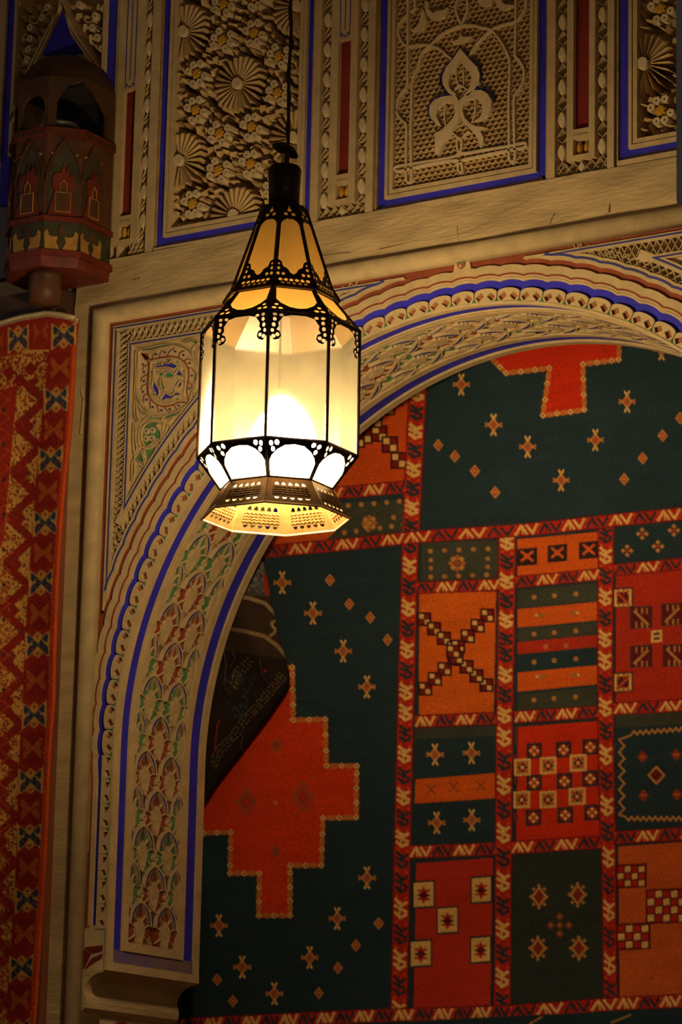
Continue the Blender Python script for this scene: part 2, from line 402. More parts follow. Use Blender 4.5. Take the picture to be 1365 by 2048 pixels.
for nm, l0, l1 in (('outer_moulding', lo, L_APEX-0.17), ('outer_moulding', L_APEX+0.17, LARC-lo)):
    bpart(nm, ls(l0, l1), lambda l: 0.119+0.007*wave(l), lambda l: 0.146+0.005*wave(l), BASE, 0.0, 'stucco', None, (-0.806, 4.306))
    l0, l1 = (l0+0.058, l1-0.058) if l0 < 1 else (l0+0.058, l1-0.058)
    bpart('blue_line', ls(l0, l1), lambda l: 0.130+0.006*wave(l), lambda l: 0.136+0.006*wave(l), -0.01, 0.0015, 'blue_line')
# scallop lobes: shared mesh with pierced inlay pockets
b = MB(); hw = LOBE/2
out = [(-hw*0.985, 0.0), (hw*0.985, 0.0), (hw*0.985, 0.031)]+[(hw*0.985*math.cos(PI*i/12), 0.031+0.0125*math.sin(PI*i/12)) for i in range(1, 12)]+[(-hw*0.985, 0.031)]
def rrect(cx, cy, w_, h_, a):
    c, s_ = math.cos(a), math.sin(a)
    return [(cx+x*c-y*s_, cy+x*s_+y*c) for x, y in ((-w_/2, -h_/2), (w_/2, -h_/2), (w_/2, h_/2), (-w_/2, h_/2))]
inl = [rrect(-0.0175, 0.0200, 0.0215, 0.0160, 0.70), rrect(0.0175, 0.0200, 0.0215, 0.0160, -0.70)]
b.plate(out, -0.010, 0.0, 'stucco', holes=inl)
lobe_me = b.mesh('scallop_lobe')
b = MB(); b.plate([(-hw*0.99, 0.0), (hw*0.99, 0.0), (hw*0.99, 0.0415), (-hw*0.99, 0.0415)], -0.010, 0.0, 'stucco', holes=[[(-0.026, 0.010), (-0.010, 0.018), (-0.010, 0.031), (-0.026, 0.026)], [(0.010, 0.018), (0.026, 0.010), (0.026, 0.026), (0.010, 0.031)]]); block_me = b.mesh('inlay_block')
b = MB(); b.dome([(-0.008, 0.002), (0.008, 0.002), (0.0, 0.015)], [(1, -0.01), (1, 0.001), (0.6, 0.003)], 'green'); tri_me = b.mesh('green_triangle')
for k in range(-33, 34):
    l = L_APEX+k*LOBE
    if l < -0.50 or l > LARC: continue
    p = apos(l, 0.0); a = 0.0 if l < 0 else (PI/2-l/RA)
    ang = (PI/2 if l < 0 else PI/2-l/RA)
    inst(lobe_me if l > -0.03 else block_me, 'scallop_lobe' if l > -0.03 else 'inlay_block', ARCH, p[0], p[1], 0.0, ang)
    l2 = l+LOBE/2; p = apos(l2, 0.002); ang2 = PI/2 if l2 < 0 else PI/2-l2/RA
    if l2 < LARC: inst(tri_me, 'green_triangle', ARCH, p[0], p[1], 0.0, ang2)
# keystone block with a little green bell at the crown
b = MB(); b.plate([(0.348, 4.290), (0.406, 4.290), (0.398, 4.325), (0.354, 4.325)], BASE, 0.0005, 'stucco'); b.build('keystone_block', ARCH)
b = MB()
b.dome(ngon(12, 0.013, 0, (0.374, 4.313)), [(1, 0), (0.95, 0.004), (0.5, 0.006)], 'brown')
b.dome([(0.361, 4.316), (0.387, 4.316), (0.382, 4.326), (0.366, 4.326)], [(1, 0.002), (0.9, 0.007)], 'green')
b.plate([(0.369, 4.305), (0.379, 4.305), (0.374, 4.313)], 0.002, 0.007, 'disc')
b.build('keystone_bell', ARCH, label='small green and brown bell boss')
# little maroon corner inlay at the foot of the border
b = MB()
b.plate([(-0.822, 2.496), (-0.800, 2.482), (-0.820, 2.445)], -0.004, 0.002, 'maroon')
b.plate([(-0.819, 2.502), (-0.760, 2.506), (-0.760, 2.492), (-0.797, 2.487)], -0.004, 0.002, 'maroon')
b.plate([(-0.817, 2.442), (-0.796, 2.470), (-0.760, 2.482), (-0.760, 2.472), (-0.785, 2.462)], -0.004, 0.002, 'maroon')
b.build('corner_inlay', ARCH, label='small maroon leaf inlay at the foot of the border')
b = MB(); b.plate([(-0.832, 2.395), (-0.824, 2.415), (-0.806, 2.430), (-0.745, 2.437), (-0.745, 2.562), (-0.832, 2.562)], -0.012, -0.002, 'stucco'); b.build('border_foot', ARCH)

# ------------------------------------------------------------------ spandrels
def inner_end_x(z, o): return CX-math.sqrt(max(0, (RA+o)**2-(z-CZ)**2))
def inner_end_z(x, o): return CZ+math.sqrt(max(0, (RA+o)**2-(x-CX)**2))
def spandrel(mirror):
    fm = (lambda u, v, h: (2*CX-0.004-u, -h, v)) if mirror else wallmap
    if mirror: T = thing('arch_spandrel', 'carved lattice corner right of the arch crown, cut off by the frame edge', 'spandrel', (1.5, 0, 3.5))
    else: T = thing('arch_spandrel', 'carved arch corner left of the lantern with green leaves and blue and red rosette', 'spandrel', (-0.80, 0, 3.42))
    def P(name, fn, label=None):
        b = MB(fm); fn(b); return b.build(name, T, label=label)
    zt = [4.318, 4.305, 4.291, 4.250, 4.237]; xs = [-0.824, -0.806, -0.784, -0.748, -0.737]
    def vstrip(b, x0, x1, h, m, o=0.13):
        b.plate([(x0, inner_end_z(x0, o)), (x1, inner_end_z(x1, o)), (x1, 4.318-(x1+0.824)*0.87), (x0, 4.318-(x0+0.824)*0.87)], BASE, h, m)
    def hstrip(b, z0, z1, h, m, o=0.13):
        b.plate([(-0.824+(4.318-z0)/0.87, z0), (inner_end_x(z0, o), z0), (inner_end_x(z1, o), z1), (-0.824+(4.318-z1)/0.87, z1)], BASE, h, m)
    def f(b):
        b.rect(-0.8245, -0.797, 3.18, 3.50, BASE, -0.0105, 'rust'); vstrip(b, -0.824, -0.805, -0.0082, 'rust', 0.10); hstrip(b, 4.305, 4.318, -0.0078, 'rust', 0.12)
    P('red_frame', f, 'rust-red outer frame line')
    def f(b):
        vstrip(b, -0.806, -0.783, -0.0006, 'stucco'); hstrip(b, 4.290, 4.306, -0.0009, 'stucco')
        vstrip(b, -0.749, -0.735, -0.0006, 'stucco', 0.17); hstrip(b, 4.236, 4.251, -0.0009, 'stucco', 0.17)
        band(b, ls(0.575, L_APEX-0.48), K(0.176), K(0.198), BASE, 0.0, 'stucco')
    P('cream_frame', f)
    def f(b):
        vstrip(b, -0.797, -0.7925, 0.0008, 'blue_line', 0.134); hstrip(b, 4.297, 4.3010, 0.0011, 'blue_line', 0.134)
        vstrip(b, -0.7425, -0.7385, 0.0008, 'blue_line', 0.187); hstrip(b, 4.240, 4.2440, 0.0011, 'blue_line', 0.187)
        band(b, ls(0.62, L_APEX-0.52), K(0.186), K(0.191), -0.01, 0.0015, 'blue_line')
    P('blue_line', f, 'thin blue painted frame line')
    # lattice strips: crossing ribs over a sunk ground
    def zig(b, A, B, n, m='stucco', w_=0.0048, h=-0.003):
        for ph in (0, 1):
            b.ribbon([(A(i/n) if (i+ph) % 2 == 0 else B(i/n)) for i in range(n+1)], w_, BASE, h, m, bev=0.5)
    zbot = inner_end_z(-0.77, 0.15)+0.02
    P('lattice_strip', lambda b: zig(b, lambda t: (-0.785, zbot+(4.290-zbot)*t), lambda t: (-0.747, zbot+(4.290-zbot)*t), 36))
    xe = inner_end_x(4.27, 0.15)+0.02
    P('lattice_strip', lambda b: zig(b, lambda t: (-0.748+(xe+0.748)*t, 4.2905), lambda t: (-0.748+(xe+0.748)*t, 4.2505), 34))
    P('lattice_strip', lambda b: zig(b, lambda t: apos(0.47+(L_APEX-0.30-0.47)*t, 0.146), lambda t: apos(0.47+(L_APEX-0.30-0.47)*t, 0.177), 46))
    # small wedges seen through the lattice
    b = MB(); b.dome([(-0.010, 0), (0, -0.011), (0.010, 0), (0, 0.011)], [(1, BASE), (0.72, -0.034)], 'carved', top=-0.024, c=(-0.004, 0.004)); dia = b.mesh('lattice_lozenge')
    def lz(p):
        q = fm(p[0], p[1], 0); inst(dia, 'lattice_lozenge', T, q[0], q[2], 0)
    for i in range(17): lz((-0.766, zbot+(4.252-zbot)*(2*i+1)/34))
    for i in range(17): lz((-0.748+(xe+0.748)*(2*i+1)/34, 4.2705))
    # inner panel
    poly = [(-0.737, inner_end_z(-0.737, 0.196)), (-0.737, 4.238), (inner_end_x(4.238, 0.196), 4.238)]
    l0 = (PI-math.acos((-0.737-CX)/(RA+0.196)))*RA; l1 = (PI-math.acos((inner_end_x(4.238, 0.196)-CX)/(RA+0.196)))*RA
    poly += [apos(l, 0.196) for l in reversed(ls(l0, l1, 0.05)[1:-1])]
    P('arabesque_ground', lambda b: b.plate(poly, BASE, -0.013, 'stucco'))
    q = lambda pts: [wl(235+x/6.827, 660+y/6.827) for x, y in pts]
    H0 = -0.013
    def leaf(name, pts, m, label=None, w_=0.0026):
        P_ = smooth_path(q(pts), 2, True)
        b = MB(fm); b.plate(P_, -0.02, H0+0.0015, m); b.ribbon(P_, w_, H0, H0+0.009, 'stucco', closed=True); return b.build(name, T, label=label)
    for pts in [
        [(270,245),(400,235),(560,195),(700,180),(840,200),(940,245),(1000,300),(1015,370),(960,290),(860,230),(740,205),(600,230),(430,270),(320,268)],
        [(240,280),(262,300),(268,420),(250,560),(245,700),(245,860),(275,960),(335,1050),(410,1130),(350,1145),(300,1090),(240,960),(218,860),(225,700),(232,520),(230,350)],
        [(870,160),(960,125),(1060,130),(1085,170),(1060,185),(990,150),(900,168)],
        [(1110,235),(1075,290),(1055,380),(1075,460),(1105,510),(1090,440),(1080,360),(1098,290)],
        [(990,890),(1080,850),(1105,835),(1060,890),(990,945)],
        [(330,1230),(400,1175),(500,1155),(585,1175),(580,1225),(480,1200),(400,1218)],
        [(620,1165),(740,1120),(830,1080),(920,1020),(840,1120),(740,1180),(630,1205)],
        [(215,990),(238,980),(245,1080),(255,1180),(275,1235),(255,1250),(222,1180),(210,1080)],
        [(310,1400),(330,1320),(390,1260),(480,1245),(560,1270),(510,1300),(570,1380),(575,1480),(500,1490),(430,1560),(360,1580),(315,1500)],
        [(205,1270),(228,1340),(222,1480),(250,1600),(210,1680),(198,1560),(195,1400)],
        [(245,1340),(282,1345),(268,1450),(272,1540),(252,1560),(238,1460)],
        [(670,1300),(715,1290),(680,1390),(605,1475),(640,1380)],
        [(310,1640),(420,1620),(530,1560),(470,1680),(390,1790),(350,1740),(330,1680)],
        [(210,1740),(280,1665),(330,1730),(345,1810),(270,1780)],
        [(1105,590),(1075,640),(1060,760),(1010,840),(1050,720)],
        [(190,1780),(215,1800),(215,1950),(175,2040)]]:
        leaf('green_leaf', pts, 'green', 'green painted leaf')
    for pts in [
        [(480,480),(590,465),(590,430),(630,450),(690,440),(720,400),(735,450),(805,480),(760,520),(660,490),(540,510)],
        [(830,480),(790,560),(770,600),(880,620),(835,550),(848,500)],
        [(470,560),(490,650),(500,730),(550,800),(545,890),(510,900),(490,840),(450,770),(468,680)],
        [(620,850),(600,890),(570,930),(610,960),(650,930),(720,930),(770,890),(840,880),(820,850),(760,850),(700,890)],
        [(850,680),(862,740),(822,790),(800,740),(838,690)]]:
        leaf('blue_petal', pts, 'blue', 'blue painted petal', 0.0022)
    for pts in [[(630,580),(680,565),(745,600),(750,635),(635,635)], [(565,670),(600,660),(610,740),(635,790),(600,810),(570,760)], [(530,570),(610,580),(580,630)]]:
        leaf('turquoise_petal', pts, 'teal', 'turquoise petal at the rosette heart', 0.003)
    # red spiralling ring with hooks
    b = MB(fm)
    for pts, w_ in [([(300,310),(385,370),(430,392),(520,370),(680,345),(800,365),(880,420),(930,500),(942,600),(930,700),(915,800),(925,900),(935,995)], 0.0048),
                    ([(300,310),(375,400),(395,470),(385,600),(375,720),(382,850),(420,930),(500,1000),(600,1030),(720,1010),(830,970),(935,990)], 0.0048),
                    ([(440,380),(460,330),(490,300)], 0.003), ([(540,370),(555,300),(590,260)], 0.003), ([(650,345),(680,280),(750,230)], 0.0035), ([(800,365),(830,290),(885,270)], 0.004),
                    ([(880,420),(920,380),(990,400)], 0.0035), ([(930,500),(980,510),(1020,560)], 0.0035), ([(935,690),(970,720),(990,800)], 0.0035), ([(385,460),(330,490),(310,530)], 0.0035),
                    ([(380,590),(310,630),(280,690)], 0.003), ([(370,720),(310,750),(285,810)], 0.003), ([(380,860),(330,880),(325,970)], 0.0035), ([(420,940),(410,1000),(415,1060)], 0.004),
                    ([(500,1010),(520,1060),(530,1110)], 0.003), ([(610,1040),(640,1080),(680,1115)], 0.003), ([(730,1020),(760,1040),(775,1075)], 0.0035)]:
        b.ribbon(smooth_path(q(pts), 3), w_, -0.02, H0+0.002, 'rust')
    b.plate(q([(290,300),(385,310),(400,390),(340,400)]), -0.02, H0+0.002, 'rust')
    b.build('red_scroll', T, label='rust-red hooked scroll ring of the rosette')
    # raised cream rings and dots
    b = MB(fm)
    for pts in ([(440,420),(600,385),(740,370),(850,430),(905,540),(905,700),(880,880),(900,950),(760,960),(620,985),(500,950),(420,860),(420,720),(425,560)],
                [(280,270),(450,290),(620,225),(790,215),(950,300),(1035,430),(1050,620),(1000,800),(960,960),(870,1060),(700,1130),(560,1130),(400,1080),(290,960),(255,800),(265,600),(275,420)],
                [(470,520),(560,540),(680,520),(740,580),(800,650),(820,700),(770,760),(760,830),(690,880),(610,830),(560,900),(550,790),(500,690)]):
        b.ribbon(smooth_path(q(pts), 3, True), 0.0042, H0-0.004, H0+0.006, 'stucco', closed=True)
    b.build('cream_ring', T)
    dot = MB(); dot.dome(ngon(7, 0.0034), [(1, -0.016), (1, H0+0.003), (0.6, H0+0.004)], 'blue_line'); dot_me = dot.mesh('blue_dot')
    for x, y in [(500,320),(615,290),(755,280),(870,330),(955,440),(985,610),(950,785),(320,460),(330,560),(330,685),(320,830),(370,940),(450,1040),(570,1085),(685,1070),(805,1020),(365,1370),(450,1355),(358,1472),(440,1465)]:
        p = q([(x, y)])[0]; p = fm(p[0], p[1], 0); inst(dot_me, 'blue_dot', T, p[0], p[2])
    dot = MB(); dot.dome(ngon(6, 0.0026), [(1, -0.016), (1, H0+0.003), (0.6, H0+0.004)], 'green'); dg = dot.mesh('green_dot')
    for x, y in [(530,440),(655,400),(790,425),(880,550),(885,690),(870,820),(790,930),(670,980),(535,965),(430,560),(420,720),(445,870)]:
        p = q([(x, y)])[0]; p = fm(p[0], p[1], 0); inst(dg, 'green_dot', T, p[0], p[2])
    b = MB(fm)
    for x, y in [(368,1372),(448,1358),(362,1470),(442,1465)]: b.dome(q(ngon(10, 52, 0, (x, y))), [(1, H0-0.004), (0.95, H0+0.001), (0.7, H0+0.003)], 'stucco')
    b.build('quatrefoil', T, label='cream four-lobed flower on green')
    b = MB(fm)
    for pts in ([(300,1260),(400,1210),(520,1215),(590,1260),(600,1330),(590,1440)], [(590,1180),(600,1260),(640,1280),(700,1230),(760,1170)], [(190,940),(260,1000),(330,1090),(450,1170),(600,1180)],
                [(200,1250),(280,1280),(300,1400),(280,1540),(260,1640),(200,1710)], [(600,1490),(520,1520),(420,1600),(320,1620)], [(1050,190),(1000,260),(1040,330),(1060,260),(1070,200)],
                [(270,1560),(330,1620),(360,1760),(330,1860),(280,1840)], [(1100,540),(1050,600),(1040,720),(1000,830)]):
        b = MB(fm); b.ribbon(smooth_path(q(pts), 4), 0.0052, H0-0.004, H0+0.006, 'stucco'); b.build('scroll_stem', T)
    return T
spandrel(False); spandrel(True)

# ------------------------------------------------------------------ soffit of the arch
SOF = thing('arch_soffit', 'carved inner face of the arch with blue bands and red and green palmette cells', 'soffit', (CX-RA, 0.22, SB))
DS = 0.445
def smap(u, v, h):
    """u: depth into the wall, v: arc length from the left springing, h: proud of the soffit"""
    p = apos(v, -h); return (p[0], u, p[1])
def sband(name, y0, y1, h0, h1, m, l0=SB-CZ, l1=LARC, label=None, step=0.03):
    b = MB(smap); L = ls(l0, l1, step); vs = []; fs = []
    for l in L: vs += [(y0, l, h0), (y0, l, h1), (y1, l, h1), (y1, l, h0)]
    for i in range(len(L)-1):
        for k in range(3): fs.append((i*4+k, i*4+k+1, i*4+k+5, i*4+k+4))
    n = len(L)-1; fs += [(0, 1, 2, 3), (4*n, 4*n+1, 4*n+2, 4*n+3)]
    b.add(vs, fs, m); return b.build(name, SOF, label=label)
HB = -0.016
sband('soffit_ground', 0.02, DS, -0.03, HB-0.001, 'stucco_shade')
sband('edge_bead', -0.002, 0.014, -0.005, 0.003, 'stucco')
sband('edge_fillet', 0.014, 0.036, -0.02, -0.003, 'stucco')
sband('blue_band', 0.036, 0.070, -0.03, -0.006, 'blue', l0=SB-CZ+0.03, label='deep blue band near the front edge of the soffit')
sband('cream_frame', 0.070, 0.080, -0.03, 0.0, 'stucco', l0=-0.5715); sband('cream_frame', 0.080, 0.097, -0.03, 0.002, 'stucco', l0=-0.571)
sband('cream_frame', 0.340, 0.357, -0.03, 0.002, 'stucco', l0=-0.571); sband('cream_frame', 0.357, 0.370, -0.03, 0.0, 'stucco', l0=-0.5715)
sband('blue_band', 0.370, 0.418, -0.03, -0.006, 'blue', l0=SB-CZ+0.03, label='deep blue band near the back edge of the soffit')
sband('edge_bead', 0.418, DS, -0.03, 0.002, 'stucco')
sband('foot_frame', 0.0965, 0.3405, -0.03, 0.0023, 'stucco', l0=-0.571, l1=-0.545)
sband('foot_sill', 0.036, 0.418, -0.03, -0.0025, 'sill', l0=-0.607, l1=-0.570, label='worn blue sill at the foot of the soffit')
sband('foot_edge', 0.013, DS, -0.03, 0.0033, 'stucco', l0=SB-CZ, l1=-0.607)
# palmette cells
CW, CH = 0.0615, 0.1085
def cmap(a, bb, h): return (a, bb, h)     # local: x = depth, y = up the arc, z = proud
def local(): return MB(cmap)
b = local()
pal_out = [(0, -0.058), (0.012, -0.05), (0.022, -0.034), (0.028, -0.012), (0.037, 0.004), (0.040, 0.018), (0.031, 0.022), (0.030, 0.034), (0.020, 0.034), (0.016, 0.046), (0.006, 0.044)]
pal = pal_out+[(0, 0.056)]+[(-x, y) for x, y in reversed(pal_out[1:])]
SQ = lambda P_: [(x*0.60, y*0.80) for x, y in P_]
wedge = lambda a: [(0.004*math.sin(a)+0.0025*math.cos(a)*s, -0.022+0.004) if False else p for s, p in ()]
holes = []
for a in (-0.62, 0.0, 0.62):
    c, s_ = math.cos(a), math.sin(a)
    holes.append([(x*c+y*s_, -0.026-x*s_+y*c) for x, y in ((0, 0.006), (0.0042, 0.024), (0, 0.029), (-0.0042, 0.024))])
for x, y in ((0.023, 0.010), (-0.023, 0.010), (0.009, 0.028), (-0.009, 0.028)): holes.append(ngon(6, 0.0036, 0, (x, y)))
for x, y in ((0.009, -0.040), (-0.009, -0.040)): holes.append(ngon(5, 0.003, 0, (x, y)))
b.plate(SQ(pal), HB, -0.001, 'stucco', holes=[SQ(h) for h in holes])
for sx in (-1, 1):
    for pts, w_ in (([(0, 0.040), (0, 0.078)], 0.004), ([(sx*0.012, 0.032), (sx*0.030, 0.052)], 0.004), ([(sx*0.021, 0.014), (sx*0.050, 0.026)], 0.004), ([(0, -0.044), (0, -0.096)], 0.0045),
                    ([(sx*0.008, -0.040), (sx*0.030, -0.060)], 0.004), ([(sx*0.018, -0.008), (sx*0.044, -0.024)], 0.0035)):
        b.ribbon(pts, w_, HB, -0.003, 'stucco')
pal_me = b.mesh('palmette')
def lens(p, q_, w_, n=6, bulge=0.0):
    P, Q = Vector(p), Vector(q_); d = Q-P; nn = Vector((-d.y, d.x)).normalized(); L = []; Rr = []
    for i in range(n+1):
        t = i/n; c = P+d*t+nn*bulge*math.sin(PI*t); r_ = w_*math.sin(PI*(0.06+0.88*t))
        L.append(tuple(c+nn*r_)); Rr.append(tuple(c-nn*r_))
    return L+list(reversed(Rr))
b = local()
for sx in (-1, 1):
    bl = 0.006*sx
    b.plate(lens((sx*0.003, 0.090), (sx*0.053, 0.020), 0.0085, 7, bl), HB, 0.0005, 'stucco')
    b.plate(lens((sx*0.009, 0.080), (sx*0.045, 0.028), 0.0034, 6, bl), -0.004, 0.0013, 'blue_line')
leaf_me = b.mesh('leaf_pair')
b = local()
ring = ngon(10, 0.0105); b.plate(ring, HB, 0.001, 'stucco', holes=[ngon(8, 0.005)]); b.dome(ngon(8, 0.0052), [(1, HB), (1, -0.006)], 'blue')
b.plate([(-0.006, -0.026), (0.006, -0.026), (0.004, -0.010), (-0.004, -0.010)], HB, 0.0, 'stucco'); b.plate([(-0.006, 0.026), (0.006, 0.026), (0.004, 0.010), (-0.004, 0.010)], HB, 0.0, 'stucco')
knob_me = b.mesh('knob')
GR = {}
for side in ('full', 'left', 'right'):
    for m in ('brown', 'green', 'redcell'):
        pass
M['redcell'] = mat('red_brown_cell_paint', (0.30, 0.055, 0.020), 0.7, 0.3, 40, 0.2, 90)
for m in ('redcell', 'green'):
    for side, x0, x1 in (('full', -1, 1), ('left', -1, 0.22), ('right', -0.22, 1)):
        b = local(); b.plate([(x0*CW, 0.01), (x0*CW*0.4, -0.06), (0 if side == 'full' else 0, -CH+0.004), (x1*CW*0.4, -0.06), (x1*CW, 0.01), (x1*CW*0.5, 0.055), (0, CH-0.01), (x0*CW*0.5, 0.055)], HB-0.002, HB+0.0055, m)
        GR[(m, side)] = b.mesh('cell_ground')
def sinst(me, name, d, l, sx=1.0):
    p = apos(l, 0.0)
    if l < 0: t = Vector((0, 0, 1)); n = Vector((1, 0, 0))
    else:
        a = PI-l/RA; n = Vector((-math.cos(a), 0, -math.sin(a))); t = Vector((math.sin(a), 0, -math.cos(a)))
    o = bpy.data.objects.new(name, me); COL.objects.link(o); o.parent = SOF
    X = Vector((0, 1, 0)); Mx = Matrix((( X.x, t.x, n.x, 0), (X.y, t.y, n.y, 0), (X.z, t.z, n.z, 0), (0, 0, 0, 1)))
    o.matrix_basis = Matrix.Translation(Vector((p[0], d, p[1]))-ROOTLOC[SOF.name]) @ Mx @ Matrix.Diagonal((sx, 1, 1, 1))
    return o
row = 0
l = 2.665-CZ-CH*1.0
LEND = LARC+0.1
k = 0
while l < LEND:
    if k % 2 == 1:                 # centre column row: one whole red cell, green half cells at the sides
        cells = [(0.2185, 'redcell', 'full'), (0.2185-2*CW, 'green', 'right'), (0.2185+2*CW, 'green', 'left')]
    else:
        cc = 'redcell' if (k//2) % 2 == 0 else 'green'
        cells = [(0.2185-CW, cc, 'full'), (0.2185+CW, cc, 'full')]
    for d, m, side in cells:
        if side == 'full':
            g = sinst(GR[(m, side)], 'palmette_cell', d, l)
            for me_, nm_, dy in ((pal_me, 'palmette', 0), (leaf_me, 'leaf_pair', 0), (knob_me, 'knob', CH)):
                o = bpy.data.objects.new(nm_, me_); COL.objects.link(o); o.parent = g; o.location = (0, dy, 0)
        else:
            sg = 1 if d < 0.2 else -1
            g = sinst(GR[(m, side)], 'palmette_cell', d, l)
            for me_, nm_, dx, dy, sx in ((pal_me, 'palmette', 0.012, 0, 0.5), (leaf_me, 'leaf_pair', 0.020, 0, 0.62), (knob_me, 'knob', 0.010, CH, 0.7)):
                o = bpy.data.objects.new(nm_, me_); COL.objects.link(o); o.parent = g; o.location = (sg*dx, dy, 0); o.scale = (sx, 1, 1)
    l += CH; k += 1

# impost under the soffit: cavetto and torus
b = MB()
X0 = CX-RA
prof = [(X0-0.003, SB), (X0-0.010, SB-0.006)]+[(X0-0.010-0.062*math.sin(PI/2*i/7), SB-0.006-0.055*(1-math.cos(PI/2*i/7))) for i in range(1, 8)]
prof += [(X0-0.066, SB-0.070), (X0-0.064, SB-0.085), (X0-0.066, SB-0.102), (X0-0.078, SB-0.112), (X0-0.088, SB-0.114), (X0-0.089, SB-0.130), (X0-0.084, SB-0.14), (X0-0.084, 0.0)]
vs = []
for x, z in prof: vs += [(x, -0.001, z), (x, DS, z)]
fs = [(2*i, 2*i+1, 2*i+3, 2*i+2) for i in range(len(prof)-1)]
back = [(-0.86, 0.0), (-0.86, SB)]
n = len(vs)
for x, z in back: vs += [(x, -0.001, z), (x, DS, z)]
fs += [tuple([2*i for i in range(len(prof))]+[n, n+2]), tuple([2*i+1 for i in range(len(prof))]+[n+1, n+3])]
b.add(vs, fs, 'plaster', raw=True)
imp = b.build('impost_corbel'); tag(imp, 'cream stepped corbel under the foot of the carved arch soffit', 'corbel')
b = MB(lambda u, v, h: (X0-0.084+h, u, v))
b.dome(ngon(20, 0.075, 0, (0.20, 2.238)), [(1, -0.002), (0.95, 0.004), (0.7, 0.007)], 'maroon')
b.build('painted_roundel', imp, label='maroon painted roundel just below the corbel')

# ------------------------------------------------------------------ carved panels above the lintel
ZTOP = 5.52
def small_meshes():
    S = {}
    b = MB()
    r0, r1 = 0.021, 0.093
    vs = [(r0, -0.0022, BASE), (r1-0.012, -0.0062, BASE), (r1, 0, BASE), (r1-0.012, 0.0062, BASE), (r0, 0.0022, BASE),
          (r0, -0.0016, -0.016), (r1-0.013, -0.0048, -0.010), (r1-0.006, 0, -0.014), (r1-0.013, 0.0040, -0.006), (r0, 0.0012, -0.012)]
    b.add(vs, [(5, 6, 7, 8, 9), (0, 1, 6, 5), (1, 2, 7, 6), (2, 3, 8, 7), (3, 4, 9, 8), (4, 0, 5, 9)], 'carved'); S['blade'] = b.mesh('fan_blade')
    b = MB(); b.dome(ngon(16, 0.0175), [(1, BASE), (1, -0.006), (0.92, -0.003)], 'disc'); S['hub'] = b.mesh('fan_hub')
    b = MB(); b.dome(star(8, 0.0165, 0.0115), [(1, BASE), (1, -0.004), (0.85, -0.002)], 'gold'); S['star'] = b.mesh('gold_star')
    b = MB(); b.plate(ngon(6, 0.0122), BASE, -0.003, 'disc', holes=[ngon(6, 0.0036, 0.3)]); S['ros'] = b.mesh('rosette')
    b = MB(); b.dome([(-0.0150, 0), (0.002, -0.0078), (0.0150, 0), (0.001, 0.0078)], [(1, BASE), (0.96, -0.024)], 'carved', top=-0.004, c=(0.003, 0.002)); S['chip'] = b.mesh('facet')
    b = MB(); b.ribbon(star(24, 0.104, 0.094), 0.0035, BASE, -0.008, 'carved', closed=True, bev=0.5); S['rim'] = b.mesh('fan_rim')
    al = lens((0, -0.0235), (0, 0.0235), 0.0128, 8)
    b = MB(); b.dome(al, [(1, -0.03), (0.97, -0.006), (0.8, -0.0025)], 'disc'); S['almond'] = b.mesh('almond_bead')
    b = MB(); b.add([(-0.016, -0.012, BASE), (0.016, 0.004, BASE), (0.015, 0.014, BASE), (-0.016, 0.0, BASE), (-0.014, -0.006, -0.007), (0.012, 0.008, -0.010)],
                    [(0, 1, 5, 4), (1, 2, 5), (2, 3, 4, 5), (3, 0, 4)], 'carved'); S['wedge'] = b.mesh('lattice_wedge')
    b = MB(); b.dome([(0, -0.016), (0.011, 0), (0, 0.016), (-0.011, 0)], [(1, -0.03), (1, -0.006), (0.85, -0.003)], 'disc'); S['loz'] = b.mesh('lozenge')
    return S
SM = small_meshes()

def frame_u(b, x0, x1, z0, w_, h, m, top=ZTOP):
    """an upright U-shaped frame of width w_, its outer edge at x0, x1, z0, open above the view"""
    b.rect(x0, x0+w_, z0, top, BASE, h, m); b.rect(x1-w_, x1, z0, top, BASE, h, m)
    b.rect(x0+w_, x1-w_, z0, z0+w_, BASE, h, m)
def panel_frame(T, xo0, xo1, xi0, xi1, zo, zi):
    """blue surround from xo to xi with a worn sloping sill, then a double cream fillet"""
    for x0_, x1_ in ((xo0, xi0), (xi1, xo1)):
        b = MB(); b.rect(x0_, x1_, zo+0.02, ZTOP, BASE, -0.012, 'blue'); b.build('blue_surround', T, label='deep blue painted surround')
    b = MB()
    zz = zi-0.030
    b.add([(xo0, zz, -0.004), (xo1, zz, -0.004), (xo1-0.02, zi-0.008, -0.018), (xo0+0.02, zi-0.008, -0.018), (xo0, zz, BASE), (xo1, zz, BASE)], [(0, 1, 2, 3), (0, 1, 5, 4)], 'sill')
    b.rect(xi0-0.004, xi1+0.004, zi-0.014, zi+0.004, BASE, -0.011, 'blue')
    b.build('worn_sill', T, label='worn blue sloping sill')
    b = MB(); b.rect(xo0-0.004, xo1+0.004, zz-0.012, zz+0.002, BASE, -0.001, 'stucco'); b.build('sill_edge', T)
    b = MB(); frame_u(b, xi0, xi1, zi, 0.010, 0.001, 'stucco'); frame_u(b, xi0+0.010, xi1-0.010, zi+0.010, 0.003, -0.006, 'stucco_shade'); frame_u(b, xi0+0.013, xi1-0.013, zi+0.013, 0.012, -0.001, 'stucco')
    b.build('cream_fillet', T)
